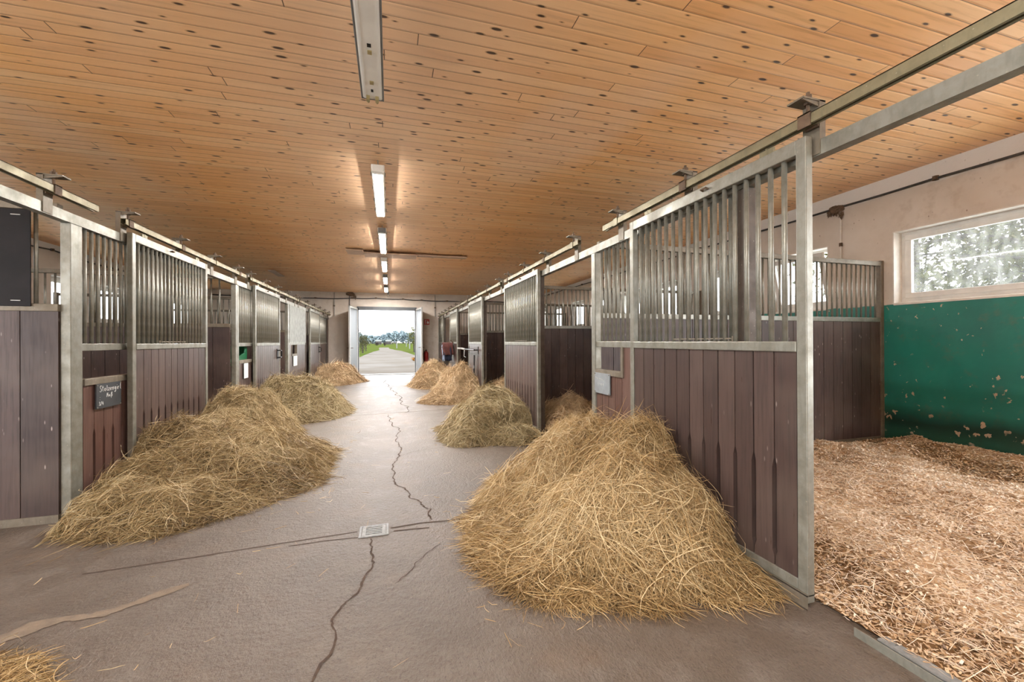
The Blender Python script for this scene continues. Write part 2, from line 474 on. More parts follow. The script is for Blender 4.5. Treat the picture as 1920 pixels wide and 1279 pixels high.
fl = MB(); fl.box(WL-.3, WR+.3, YB, YF+.32, -.25, 0)
floor = struct('floor', fl, M['floor'])
def crack(pts, w, seed):
    r = random.Random(seed)
    # jagged line, displaced midpoints
    P = [Vector((x, y)) for x, y in pts]
    for it in range(3):
        Q = [P[0]]
        for a, b in zip(P, P[1:]):
            d = b-a; n = Vector((-d.y, d.x))
            Q += [(a+b)/2 + n*r.uniform(-.13, .13), b]
        P = Q
    mb = MB(); vs = []; fs = []
    for i, p in enumerate(P):
        a = P[max(i-1,0)]; b = P[min(i+1,len(P)-1)]; d = (b-a).normalized(); n = Vector((-d.y, d.x))
        ww = w*r.uniform(.4, 1.2)*(.25 if i in (0, len(P)-1) else 1)
        vs += [(p.x+n.x*ww, p.y+n.y*ww, .0025), (p.x-n.x*ww, p.y-n.y*ww, .0025)]
    for i in range(len(P)-1): fs.append((2*i, 2*i+1, 2*i+3, 2*i+2))
    mb.add(vs, fs)
    mk('crack', mb, M['crack'], floor)
crack([(-.285,1.60),(-.25,1.96),(-.25,2.02),(-.18,2.15),(-.14,2.28),(-.09,2.45),(-.11,2.60),(-.12,2.76)], .006, 1)
crack([(.28,2.92),(.29,3.11),(.23,3.26),(.15,3.37),(.06,3.69),(.04,3.79),(.04,4.10),(.03,4.38),(.07,4.57),(.12,4.89),(.10,5.29),(.09,5.75),(.03,6.52),(-.04,7.40)], .0075, 2)
crack([(.24,7.45),(.26,8.38),(.20,9.17),(.17,10.33),(.05,11.58),(-.11,14.3)], .010, 3)
crack([(.30,2.55),(.18,2.42),(.10,2.30),(.02,2.2)], .0025, 4)
crack([(.07,4.62),(.30,4.80),(.62,4.86)], .003, 5)
def joint(pts, w):
    mb = MB(); vs = []; fs = []
    for x, y in pts: vs += [(x, y-w, .002), (x, y+w, .002)]
    for i in range(len(pts)-1): fs.append((2*i, 2*i+2, 2*i+3, 2*i+1))
    mb.add(vs, fs); mk('floor_joint', mb, M['crack'], floor)
joint([(-1.6,2.79),(-1.1,2.82),(-.72,2.85),(-.4,2.87),(-.21,2.88)], .004)
joint([(-.6,2.80),(-.4,2.81),(-.2,2.795)], .004)
joint([(0,2.87),(.2,2.89),(.35,2.875),(.6,2.86)], .007)
joint([(.02,2.82),(.12,2.815),(.25,2.80)], .006)
joint([(-2.0,7.38),(-.8,7.46),(.3,7.54),(1.1,7.62)], .009)
joint([(-2.0,12.0),(-.5,12.05),(1.0,12.1)], .012)
# pale sand washed over the concrete
mb = MB()
cl = [(-1.62,2.23,.055),(-1.53,2.33,.05),(-1.42,2.365,.028),(-1.34,2.35,.018),(-1.26,2.36,.026),(-1.19,2.40,.022),(-1.10,2.46,.03),(-.98,2.52,.012)]
vs = []; fs = []
rr = random.Random(4)
P = []
for (x0,y0,w0),(x1,y1,w1) in zip(cl, cl[1:]):
    for k in range(6):
        t = k/6; P.append((x0+(x1-x0)*t, y0+(y1-y0)*t, (w0+(w1-w0)*t)*rr.uniform(.7,1.25)))
for i,(x,y,w) in enumerate(P): vs += [(x+w*.4*rr.uniform(.8,1.2), y-w, .0022), (x-w*.4, y+w*rr.uniform(.7,1.2), .0022)]
for i in range(len(P)-1): fs.append((2*i, 2*i+2, 2*i+3, 2*i+1))
mb.add(vs, fs); mk('sand_streak', mb, M['sand'], floor)

# ceiling
mb = MB()
x0, x1, y0, y1 = WL-.3, WR+.3, YB, YF+.3
vs = [(x, y, ceil_z(x, y)) for x, y in ((x0,y0),(x1,y0),(x1,y1),(x0,y1))]
vs += [(x, y, z+.12) for x, y, z in vs]
mb.add(vs, [(0,3,2,1),(4,5,6,7),(0,1,5,4),(1,2,6,5),(2,3,7,6),(3,0,4,7)])
struct('ceiling', mb, M['ceiling'])

# outer walls with window openings
WZ0, WZ1 = 1.685, 2.575
WIN_R = [(1.55,3.48)] + [(a+3.1*k, b+3.1*k) for k in range(4) for a, b in ((4.25,5.18),(5.62,6.58))]
WIN_R = [w for w in WIN_R if w[1] < YF-.4]
WIN_L = [(a, b) for a, b in ((3.75,4.7),(5.1,6.05),(6.9,7.85),(8.3,9.25),(10.0,10.95),(11.4,12.4),(13.2,14.15),(14.6,15.6))]
def wall_y(name, xa, xb, wins, mat, gate):  # gate: end of an unseen side opening, added to let daylight in
    mb = MB()
    mb.box(xa, xb, gate, YF+.3, -.05, WZ0)
    mb.box(xa, xb, gate, YF+.3, WZ1, 3.34); mb.box(xa, xb, YB, gate, 2.95, 3.34)
    y = gate; wins = [w_ for w_ in wins if w_[0] > gate]  # wall starts past the added unseen side opening
    for a, b in wins:
        mb.box(xa, xb, y, a, WZ0, WZ1); y = b
    mb.box(xa, xb, y, YF+.3, WZ0, WZ1)
    return struct(name, mb, mat)
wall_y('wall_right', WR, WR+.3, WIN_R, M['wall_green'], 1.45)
wall_y('wall_left', WL-.3, WL, WIN_L, M['wall_green'], 3.55)
DX0, DX1, DZ = -1.17, .99, 2.56
mb = MB()
mb.box(WL, DX0, YF, YF+.3, -.05, 3.34); mb.box(DX1, WR, YF, YF+.3, -.05, 3.34); mb.box(DX0, DX1, YF, YF+.3, DZ, 3.34)
struct('wall_far', mb, M['wall_white'])
mb = MB(); mb.box(WL-.3, WR+.3, YB-.3, YB, -.05, 3.34)
struct('wall_back', mb, M['wall_white'])

def bar_frame(mb, x0, x1, y0, y1, z0, z1, w):
    mb.box(x0, x1, y0, y1, z0, z0+w); mb.box(x0, x1, y0, y1, z1-w, z1)
    mb.box(x0, x1, y0, y0+w, z0+w, z1-w); mb.box(x0, x1, y1-w, y1, z0+w, z1-w)
wi = 0
def window(s, a, b, tilt=0):
    global wi; wi += 1
    xi = WR if s > 0 else WL
    rt_ = thing('window_%d' % wi, (xi+s*.17, (a+b)/2, WZ0), None, None); rt_['kind'] = 'structure'
    mb = MB(); bar_frame(mb, xi+s*.14, xi+s*.20, a, b, WZ0+.02, WZ1, .055)
    mk('window_frame', mb, M['white_pvc'], rt_, bevel=.006)
    mb = MB(); 
    # plaster reveal lining with a sloping sill
    e = .012
    mb.box(xi-s*.004, xi+s*.14, a, a+e, WZ0, WZ1); mb.box(xi-s*.004, xi+s*.14, b-e, b, WZ0, WZ1)
    mb.box(xi-s*.004, xi+s*.14, a+e, b-e, WZ1-e, WZ1)
    mb.prism([(xi-s*.012, WZ0-.012), (xi+s*.14, WZ0-.012), (xi+s*.14, WZ0+.03), (xi-s*.012, WZ0+.012)], lambda p, q, d: (p, d, q), a+e, b-e)
    mk('window_reveal', mb, M['reveal'], rt_)
    sash = MB(); bar_frame(sash, xi+s*.125, xi+s*.175, a+.05, b-.05, WZ0+.07, WZ1-.05, .065)
    pane = MB(); pane.box(xi+s*.150, xi+s*.156, a+.105, b-.105, WZ0+.125, WZ1-.105)
    if tilt:
        th = -s*R(tilt)
        for m_ in (sash, pane):
            px, pz = xi+s*.15, WZ0+.07
            m_.v = [(px+(x-px)*math.cos(th)+(z-pz)*math.sin(th), y, pz-(x-px)*math.sin(th)+(z-pz)*math.cos(th)) for x, y, z in m_.v]
    so = mk('window_sash', sash, M['white_pvc'], rt_, bevel=.006)
    mk('window_pane', pane, M['glass'], so)
    if not tilt:
        h = MB(); yc = (a+b)/2 if wi != 1 else 2.98
        h.box(xi+s*.125, xi+s*.112, yc-.03, yc+.03, WZ1-.095, WZ1-.075); h.box(xi+s*.112, xi+s*.098, yc-.09, yc+.03, WZ1-.094, WZ1-.078)
        mk('window_handle', h, M['white_pvc'], rt_, bevel=.003)
for i, (a, b) in enumerate(WIN_R): window(1, a, b, 14 if i in (1, 4) else 0)
for i, (a, b) in enumerate(WIN_L): window(-1, a, b, 0)

# far gateway: frame in the wall and two leaves standing open into the barn
mb = MB()
mb.box(DX0-.02, DX0+.05, YF-.03, YF+.10, 0, DZ); mb.box(DX1-.05, DX1+.02, YF-.03, YF+.10, 0, DZ); mb.box(DX0-.02, DX1+.02, YF-.03, YF+.10, DZ-.09, DZ+.04)
struct('trim_1', mb, M['grey_door'])
def leaf(num, hinge, tip, side):
    r_ = thing('door_%d' % num, (hinge[0], hinge[1], 0), None, None); r_['kind'] = 'structure'
    h = Vector((hinge[0], hinge[1], 0)); t = Vector((tip[0], tip[1], 0)); d = (t-h); L = d.length; d.normalize(); n = Vector((-d.y, d.x, 0))
    def quad(mb, a0, a1, z0, z1, th0, th1):
        vs = []
        for z in (z0, z1):
            for a, q in ((a0,th0),(a1,th0),(a1,th1),(a0,th1)):
                p = h+d*a+n*q; vs.append((p.x, p.y, z))
        mb.add(vs, [(0,3,2,1),(4,5,6,7),(0,1,5,4),(1,2,6,5),(2,3,7,6),(3,0,4,7)])
    p = MB(); quad(p, .05, L-.05, .09, 2.49, -.018, .018)
    mk('door_panel', p, M['grey_door'], r_)
    f = MB()
    quad(f, 0, L, .03, .10, -.028, .028); quad(f, 0, L, 2.47, 2.53, -.028, .028); quad(f, 0, .06, .10, 2.47, -.028, .028); quad(f, L-.06, L, .10, 2.47, -.028, .028)
    mk('door_frame', f, M['white_frame'], r_, bevel=.004)
    hd = MB(); hp = h+d*(L-.08)
    for q in (1, -1):
        a = hp+n*.03*q; b = hp+n*.09*q
        hd.tube([(a.x,a.y,1.05),(b.x,b.y,1.05),(b.x-d.x*.1,b.y-d.y*.1,1.05)], .012, 6)
    mk('door_handle', hd, M['rust'], r_)
leaf(1, (DX0-.01, YF-.05), (-1.355, 15.32), -1)
leaf(2, (DX1+.01, YF-.05), (1.125, 15.32), 1)
mb = MB(); mb.box(DX0, DX1, YF+.02, YF+.30, 0, .022)
struct('trim_2', mb, M['galv'])

# ------------------------------------------------------------------ stall parts
def side(s): return (XR, FR) if s > 0 else (XL, FL)
BARH = {}
def bars(root, x, y0, y1, z0, z1, pitch, mat, r=.0125, axis='y', n=8):
    """round bars, one child each, shared mesh"""
    L = (y1-y0); cnt = max(1, int(L/pitch))
    p = L/(cnt+1)
    key = (round(z0,3), round(z1,3), r, mat.name, n)
    base = root_loc(root)
    for k in range(cnt):
        q = y0+p*(k+1)
        loc = Vector((x, q, 0)) if axis == 'y' else Vector((q, x, 0))
        loc = loc - Vector((base.x, base.y, 0))
        if key not in BARH:
            mb = MB(); mb.tube([(0,0,z0),(0,0,z1)], r, n)
            me = bpy.data.meshes.new('bar'); me.from_pydata(mb.v, [], mb.f); fixnorm(me)
            a = me.attributes.new('tint', 'FLOAT', 'POINT'); a.data.foreach_set('value', mb.t)
            me.materials.append(mat)
            for poly in me.polygons: poly.use_smooth = len(poly.vertices) == 4
            BARH[key] = me
        o = bpy.data.objects.new('bar', BARH[key]); COL.objects.link(o); o.parent = root
        o.location = (loc.x, loc.y, -base.z)

def planks(mb, fn, a0, a1, z0, z1, w, slots=True, seed=0, gap=.006, d0=0.0, d1=.026, zs=(.17,.66)):
    """planks along a; fn(a,z,d)->xyz. Slots: the joints widen to lens-shaped vents low down"""
    r = random.Random(seed)
    a = a0; edges = [a0]
    while a < a1-.5*w:
        a += w*r.choice((1,1,1,1.02,.97)); edges.append(min(a, a1))
    edges[-1] = a1
    for i in range(len(edges)-1):
        l = edges[i]+gap/2; h = edges[i+1]-gap/2
        mb.cur = r.random()
        ol = []
        sl = slots and i > 0; sr = slots and i < len(edges)-2
        e = .0105
        s0, s1 = zs
        jit = r.uniform(-.01, .01)
        # outline, anticlockwise
        ol.append((l, z0)); ol.append((h, z0))
        if sr: ol += [(h, s0), (h-e, s0+.03), (h-e, s1-.045), (h, s1)]
        ol += [(h, z1), (l, z1)]
        if sl: ol += [(l, s1), (l+e, s1-.045), (l+e, s0+.03), (l, s0)]
        mb.prism(ol, lambda p, q, d: fn(p, q, d), d0, d1)
    mb.cur = .1
    return mb

def stall_door(s, a, b, label, seed, latch=None, solid=False, cat='stall door'):
    xf, _ = side(s)
    rt_ = thing('stall_door', (xf, (a+b)/2, 0), label, cat, 'sliding stall doors')
    X = lambda d: xf+s*d
    fr = MB()
    fr.box(X(0), X(.042), a, a+.05, .035, 2.195); fr.box(X(0), X(.042), b-.05, b, .035, 2.195)
    fr.box(X(0), X(.042), a+.05, b-.05, 2.125, 2.195)
    fr.box(X(-.004), X(.042), a+.05, b-.05, 1.195, 1.245)
    fr.box(X(0), X(.042), a+.05, b-.05, .075, .125)
    mk('frame', fr, M['galv'], rt_, bevel=.004)
    sk = MB(); sk.box(X(-.006), X(-.001), a, b, .012, .078); sk.box(X(-.006), X(.042), a, b, .068, .073)
    mk('bottom_angle', sk, M['galv_dirty'], rt_)
    bd = MB(); planks(bd, lambda p, q, d: (X(d), p, q), a+.052, b-.052, .125, 1.195, .122, True, seed, gap=.007, d0=.006, d1=.033)
    mk('board_panel', bd, M['boards'], rt_)
    bk = MB(); bk.box(X(.035), X(.041), a+.05, b-.05, .13, 1.19)
    mk('backing_board', bk, M['boards'], rt_)
    bars(rt_, X(.021), a+.05, b-.05, 1.245, 2.127, .0755, M['galv'])
    sl = MB(); sl.box(X(.012), X(.030), (a+b)/2-.28, (a+b)/2+.22, 1.258, 1.266)
    for y in ((a+b)/2-.28, (a+b)/2+.22): sl.tube([(X(.021), y, 1.245), (X(.021), y, 1.275)], .007, 6)
    mk('slide_latch', sl, M['galv_dirty'], rt_)
    for y in (a+.22, b-.22):
        hg = MB(); hg.box(X(.016), X(.028), y-.04, y+.04, 2.195, 2.228)
        hg.tube([(X(.022), y, 2.19), (X(.022), y, 2.235)], .009, 6)
        mk('roller_hanger', hg, M['zinc'], rt_)
    ey = MB(); yy = (a+b)/2-.1
    ey.tube([(X(.0), yy-.02, 2.165), (X(-.018), yy-.02, 2.17), (X(-.018), yy+.02, 2.17), (X(.0), yy+.02, 2.165)], .006, 6)
    mk('eyelet', ey, M['rust'], rt_)
    if latch is not None:
        l = MB(); y = latch
        l.tube([(X(.0), y-.05, 1.10), (X(-.05), y-.05, 1.10), (X(-.05), y+.05, 1.09), (X(-.05), y+.05, .97), (X(-.05), y-.04, .96), (X(.0), y-.04, .96)], .014, 6)
        l.box(X(-.004), X(.004), y-.07, y+.03, .93, 1.13)
        mk('door_latch', l, M['black'], rt_)
    return rt_

def stall_front(s, a, b, label, seed, hatch=None, far_wide=False, sheet=False, posts=(.055,.055), red=False, bar_n=8):
    _, xf = side(s)
    rt_ = thing('stall_front', (xf, (a+b)/2, 0), label, 'stall front', 'fixed stall fronts')
    X = lambda d: xf+s*d
    fr = MB(); fr.box(X(0), X(.06), a, a+posts[0], 0, 2.104); mk('post', fr, M['brown_steel'] if s > 0 else M['galv'], rt_, bevel=.004)
    fr = MB(); fr.box(X(0), X(.06), b-posts[1], b, 0, 2.104)
    # seam of the double end post
    fr.box(X(-.006), X(0), b-posts[1]+.002, b-posts[1]*.55, 0, 2.10)
    mk('post', fr, M['galv'] if s > 0 else M['brown_steel'], rt_, bevel=.003)
    A, B = a+posts[0], b-posts[1]
    rl = MB(); rl.box(X(.005), X(.050), A, B, 1.195, 1.248); mk('middle_rail', rl, M['galv'], rt_, bevel=.003)
    rl = MB(); rl.box(X(.005), X(.050), A, B, .03, .085); mk('bottom_rail', rl, M['galv_dirty'], rt_, bevel=.003)
    zt = 1.195
    bd = MB()
    fn = lambda p, q, d: (X(d), p, q)
    wood = M['boards_red'] if red else M['boards']
    if hatch:
        h0, h1 = hatch
        if h0-A > .05: planks(bd, fn, A, h0, .085, zt, .122, True, seed, d0=.010, d1=.036, zs=(.17,.60))
        if B-h1 > .05: planks(bd, fn, h1, B, .085, zt, .122, True, seed+1, d0=.010, d1=.036, zs=(.17,.60))
        planks(bd, fn, h0, h1, .085, .95, .115, True, seed+2, d0=.010, d1=.036, zs=(.17,.60))
        hf = MB(); hf.box(X(-.004), X(.052), h0-.004, h1+.004, .935, .985)
        if h0-A > .05: hf.box(X(-.004), X(.052), h0-.028, h0+.006, .935, 1.195)
        if B-h1 > .05: hf.box(X(-.004), X(.052), h1-.006, h1+.028, .935, 1.195)
        mk('hatch_frame', hf, M['galv_dirty'], rt_, bevel=.003)
    else:
        planks(bd, fn, A, B, .085, zt, .122, True, seed, d0=.010, d1=.036, zs=(.17,.60))
    mk('board_panel', bd, wood, rt_)
    if sheet:
        sh = MB(); sh.box(X(-.002), X(.004), A, B, 1.25, 2.09); mk('grille_sheet', sh, M['mesh_sheet'], rt_)
        fr = MB(); bar_frame(fr, X(-.006), X(.008), A, B, 1.245, 2.10, .02); mk('sheet_frame', fr, M['galv'], rt_)
    else:
        bars(rt_, X(.028), A, B, 1.245, 2.107, .0755, M['galv'], n=bar_n)
    return rt_

def header(s, y0, y1, label):
    _, xf = side(s)
    mb = MB(); X = lambda d: xf+s*d
    # open channel: web plus two lips
    mb.box(X(0), X(.006), y0, y1, 2.105, 2.175); mb.box(X(.006), X(.055), y0, y1, 2.168, 2.175); mb.box(X(.006), X(.055), y0, y1, 2.105, 2.112)
    mb.box(X(.050), X(.055), y0, y1, 2.112, 2.130)
    o = mk('header_beam', mb, M['galv'], None)
    return tag(o, label, 'beam', 'header beams over the stalls')

def track(s, y0, y1, brs, label):
    xf, xb = side(s)
    xc = xf+s*.015
    rt_ = thing('door_track', (xc, (y0+y1)/2, 2.25), label, 'track rail', 'sliding door tracks')
    mb = MB()
    # C profile, open below
    w, h, t = .021, .048, .004
    mb.box(xc-w, xc+w, y0, y1, 2.238+h-t, 2.238+h); mb.box(xc-w, xc-w+t, y0, y1, 2.238, 2.238+h); mb.box(xc+w-t, xc+w, y0, y1, 2.238, 2.238+h)
    mb.box(xc-w+t, xc-w+.014, y0, y1, 2.238, 2.238+t); mb.box(xc+w-.014, xc+w-t, y0, y1, 2.238, 2.238+t)
    mk('rail', mb, M['zinc'], rt_)
    for y in brs:
        b = MB()
        X = lambda d: xb+s*d
        b.box(X(-.006), X(0), y-.005, y+.075, 2.11, 2.355)
        b.box(X(0), X(.03), y-.005, y+.0, 2.16, 2.355)
        b.prism([(X(0), 2.355), (X(0), 2.325), (X(-.10), 2.345), (X(-.10), 2.355)], lambda p, q, d: (p, d, q), y, y+.006)
        b.box(X(-.105), X(.03), y-.005, y+.075, 2.349, 2.357)
        bo = mk('bracket', b, M['galv_dirty'], rt_)
        n = MB(); n.tube([(xc, y+.02, 2.27), (xc, y+.02, 2.395)], .008, 6)
        for z in (2.335, 2.357, 2.368): n.tube([(xc, y+.02, z), (xc, y+.02, z+.011)], .017, 6)
        mk('bolt', n, M['rust'], bo)
        c = MB(); e = .006
        c.box(xc-w-e, xc-w, y-.01, y+.05, 2.228, 2.238+h+e); c.box(xc+w, xc+w+e, y-.01, y+.05, 2.228, 2.238+h+e); c.box(xc-w-e, xc+w+e, y-.01, y+.05, 2.238+h, 2.238+h+e)
        mk('clamp', c, M['rust'] if random.random() < .35 else M['zinc'], bo)
    return rt_

def partition(s, y, label, pitch, seed, front_gap=.0, panel=False, bn=6, mat='boards_part'):
    xa = (FR+.06) if s > 0 else (FL-.06)
    xw = WR if s > 0 else WL
    rt_ = thing('stall_partition', ((xa+xw)/2, y, 0), label, 'partition', 'partitions between the stalls')
    lo, hi = min(xa, xw), max(xa, xw)
    pm = M['galv'] if s > 0 else M['galv_dirty']
    p = MB(); p.box(xw-s*.055, xw, y-.03, y+.03, 0, 2.24); mk('wall_post', p, M['galv_dirty'], rt_, bevel=.003)
    r_ = MB(); r_.box(lo, hi, y-.026, y+.026, 1.475, 1.527); mk('middle_rail', r_, M['galv'] if s > 0 else M['galv_dirty'], rt_, bevel=.003)
    r_ = MB(); r_.box(lo, hi, y-.026, y+.026, 2.175, 2.228); mk('top_rail', r_, M['galv_dirty'], rt_, bevel=.003)
    r_ = MB(); r_.box(lo, hi, y-.026, y+.026, 0, .055); mk('bottom_rail', r_, M['galv_dirty'], rt_)
    b = MB(); planks(b, lambda pp, q, d: (pp, y+d, q), lo+(.0 if s>0 else .055), hi-(.055 if s>0 else 0), .055, 1.475, .155, False, seed, d0=-.018, d1=.018)
    mk('board_panel', b, M[mat], rt_)
    bars(rt_, y, lo+.03, hi-.03, 1.527, 2.176, pitch, M['galv'], .0115, 'x', bn)
    if panel:
        x1 = FL-.20; x0 = FL-1.55
        q = MB(); q.box(x0, x1, y-.036, y-.028, 1.487+.02, 2.17)
        po = mk('black_board', q, M['rubber'], rt_, bevel=.002, label='black scuffed board tied over the grille')
        for px, pz in ((x1-.05, 1.545), (x1-.05, 2.13), (x1-.33, 2.13), (x1-.30, 1.535)):
            st = MB(); st.tube([(px, y-.042, pz), (px-.05, y-.042, pz)], .003, 5); mk('wire_tie', st, M['paper'], po)
    return rt_

# right hand row ------------------------------------------------------------
RP = [3.635, 6.76, 10.0, 13.25, YF]          # far ends of the bays
RJ = [1.80, 5.06, 8.45, 11.80, 15.02]        # near jambs
RD = [(1.42,2.87), (5.0,6.63), (8.38,9.90), (11.72,13.15), (14.98,16.33)]
lab = ['brown board stall door nearest the camera on the right, half slid open', 'brown board stall door behind the second hay heap on the right',
       'brown board stall door carrying the long black broom', 'brown board stall door behind the hanging maroon blanket', 'last brown stall door on the right, next to the fire extinguisher']
for i, (a, b) in enumerate(RD): stall_door(1, a, b, lab[i], 20+i)
lab = ['fixed stall front on the right with a grey name board', 'fixed stall front beside the second hay heap on the right', 'fixed stall front behind the door with the broom',
       'fixed stall front behind the door with the blanket', 'fixed stall front at the far end of the right row']
for i in range(5):
    stall_front(1, RJ[i], RP[i], lab[i], 40+3*i, hatch=(3.10, 3.58) if i == 0 else None, posts=(.07, .085 if i == 0 else .06), red=(i == 0), bar_n=8 if i < 2 else 6)
lab = ['galvanised beam over the open stall doorway nearest on the right', 'galvanised beam over the second stall on the right', 'galvanised beam over the right stall with the broom', 'galvanised beam over the right stall with the blanket', 'galvanised beam over the last stall on the right']
for i, (a, b) in enumerate(zip([-1.2]+RP[:-1], RP)): header(1, a, b, lab[i])
lab = ['long zinc door track overhead on the near right', 'zinc door track over the second right stall', 'zinc door track over the right stall with the broom', 'zinc door track over the right stall with the blanket', 'farthest zinc door track on the right ending at the wall']
for i, (a, b) in enumerate([(-1.2,3.29), (3.80,6.62), (6.86,9.9), (10.05,13.1), (13.35,16.4)]):
    br = [1.40, 2.22, 3.05, .55, -.3] if i == 0 else [a+.12+k*(b-a-.35)/3 for k in range(4)]
    track(1, a, b, br, lab[i])
lab = ['dark board partition with bars across the nearest right stall', 'scratched dark partition seen through the second right doorway', 'dark partition in the right row behind the door with the broom', 'dark partition in the right row behind the blanket']
for i, y in enumerate(RP[:-1]): partition(1, y-.03, lab[i], .082, 70+i)

# left hand row -------------------------------------------------------------
LP = [3.70, 6.90, 10.12, 14.10]     # near posts of the bays
LF = [(3.665,5.08), (6.90,8.4), (10.10,12.15), (14.12,16.05)]
LD = [(4.27,5.77), (7.60,9.17), (12.42,14.05)]
lab = ['brown stall door on the left beside the chalk-written black board', 'brown stall door on the left with a black latch, behind the middle hay heap', 'brown closed stall door on the left just past the grey sheeted grille']
for i, (a, b) in enumerate(LD): stall_door(-1, a, b, lab[i], 90+i, latch=[None, 9.0, 13.85][i])
lab = ['fixed stall front on the left carrying the chalk-written black board', 'fixed stall front on the left with the green feed trough', 'fixed stall front on the left with a grey sheeted grille', 'last fixed stall front on the left by the far wall']
for i, (a, b) in enumerate(LF):
    stall_front(-1, a, b, lab[i], 110+3*i, hatch=[(3.80,4.6), (7.03,7.8), (10.5,11.0), None][i], sheet=(i == 2), posts=(.115 if i == 0 else .13, .08), red=(i == 0), bar_n=8 if i < 2 else 6)
lab = ['galvanised beam over the open stall doorway nearest on the left', 'galvanised beam over the first left stall door', 'galvanised beam over the left door with the black latch', 'galvanised beam over the far left stalls', 'galvanised beam at the far end of the left row']
for i, (a, b) in enumerate([(-1.2,3.665), (3.665,6.9), (6.9,10.1), (10.1,14.1), (14.1,YF)]): header(-1, a, b, lab[i])
lab = ['zinc door track overhead on the near left, cut off in mid air', 'zinc door track over the first left stall door', 'zinc door track over the left door with the black latch', 'farthest zinc door track on the left ending at the wall']
for i, (a, b) in enumerate([(-1.2,3.84), (4.17,7.15), (7.34,10.95), (11.05,16.4)]):
    br = [-.2, .9, 2.1, 3.42] if i == 0 else ([4.22, 5.14, 6.02, 6.86] if i == 1 else [a+.08+k*(b-a-.3)/(4 if i == 2 else 5) for k in range(5 if i == 2 else 6)])
    track(-1, a, b, br, lab[i])
lab = ['dark board partition at the left edge with a black board on its bars', 'dark board partition with bars behind the first left stall door', 'dark board partition behind the left door with the black latch', 'dark board partition in the far left stalls']
for i, y in enumerate(LP): partition(-1, y-.03, lab[i], .105, 130+i, panel=(i == 0), mat='boards_part')
mb = MB(); mb.box(FL-.02, FL-.16, 16.08, YF, 0, 2.1)
tag(mk('timber_post', mb, M['timber']), 'red-brown timber upright at the far end of the left stalls', 'post')

# name boards and writing ----------------------------------------------------
def strokes(mb, lines, fn, r):
    for l in lines: mb.tube([fn(*p) for p in l], r, 5)
GLY = {
 'S': [[(.9,.95),(.55,1.05),(.2,.9),(.25,.68),(.7,.45),(.75,.15),(.4,-.05),(.0,.1)]],
 't': [[(.4,1.0),(.35,.2),(.55,0)],[(.1,.68),(.7,.72)]],
 'o': [[(.5,.55),(.15,.4),(.2,.05),(.55,.0),(.75,.3),(.5,.55)]],
 'l': [[(.3,1.0),(.3,.1),(.55,0)]],
 'z': [[(.1,.55),(.7,.55),(.15,.0),(.8,.02)]],
 'e': [[(.1,.28),(.7,.34),(.5,.55),(.15,.4),(.2,.05),(.7,.05)]],
 'n': [[(.1,.5),(.15,0)],[(.15,.35),(.5,.55),(.65,.3),(.7,.0)]],
 'g': [[(.7,.5),(.3,.55),(.15,.2),(.5,.05),(.7,.5),(.65,-.25),(.3,-.42),(.1,-.25)]],
 'i': [[(.3,.5),(.35,0)],[(.32,.75),(.34,.8)]],
 'r': [[(.15,.5),(.2,0)],[(.2,.3),(.45,.52),(.65,.48)]],
 'M': [[(.0,.0),(.2,.9),(.4,.35),(.65,.95),(.8,.0)]],
 'u': [[(.1,.5),(.15,.1),(.5,.05),(.6,.5),(.7,.0)]],
 'B': [[(.15,-.3),(.2,.8),(.55,.95),(.65,.7),(.35,.52),(.75,.38),(.6,.02),(.3,.05)]],
 ':': [[(.3,.75),(.33,.82)],[(.3,.2),(.33,.27)]],
 '3': [[(.1,.85),(.5,.95),(.6,.7),(.3,.52),(.65,.3),(.45,.0),(.05,.08)]],
 '/': [[(.0,-.1),(.7,1.0)]],
 '4': [[(.5,.9),(.1,.35),(.75,.38)],[(.55,.6),(.5,-.05)]],
}
def write(mb, text, x, z, h, fn, r, adv=.62):
    for ch in text:
        if ch != ' ':
            strokes(mb, [[(x+p*h*.62, z+q*h) for p, q in l] for l in GLY[ch]], fn, r)
        x += h*adv*(1.0 if ch not in 'il' else .65)
# left slate
xs = FL+.0115
t = thing('name_board', (xs, 4.05, .74), 'black slate with white chalk writing on the left stall front', 'name board')
mb = MB(); y0, y1 = 3.905, 4.205
mb.box(xs-.010, xs, y0, y1, .745, .935); mk('board', mb, M['slate'], t, bevel=.001)
mb = MB()
fn = lambda p, q: (xs+.0015, p, q)
write(mb, 'Stolzengirl', 3.938, .875, .044, fn, .0016, .60)
write(mb, 'MuB', 4.02, .826, .036, fn, .0015, .72)
write(mb, ':', 3.935, .805, .035, fn, .0016)
write(mb, '3/4', 3.93, .77, .030, fn, .0015, .62)
mk('chalk_writing', mb, M['chalk'], t)
for y, z in ((3.915,.925),(4.193,.925),(3.915,.755),(4.193,.755)):
    mb = MB(); mb.tube([(xs, y, z), (xs+.004, y, z)], .005, 8); mk('screw', mb, M['galv'], t)
# right grey board
xs = FR-.0115
t = thing('name_board', (xs, 3.42, .76), 'grey name board with faded white writing on the right stall front', 'name board')
mb = MB(); mb.box(xs, xs+.010, 3.275, 3.555, .762, .952); mk('board', mb, M['grey_board'], t, bevel=.001)
mb = MB(); fn = lambda p, q: (xs-.0015, 6.83-p, q)
strokes(mb, [[(3.30+k*.022+.01*(j%2), .905+.008*((j*7+k*3)%5-2)/2-.0012*k*2) for j in range(3)] for k in range(8)], fn, .0012)
strokes(mb, [[(3.345+k*.03, .845),(3.35+k*.03, .86),(3.362+k*.03,.85),(3.357+k*.03,.835)] for k in range(4)], fn, .0009)
mk('faded_writing', mb, M['chalk'], t)
for y, z in ((3.285,.942),(3.545,.942),(3.285,.772),(3.545,.772)):
    mb = MB(); mb.tube([(xs-.004, y, z), (xs, y, z)], .006, 8); mk('screw', mb, M['galv_dirty'], t)
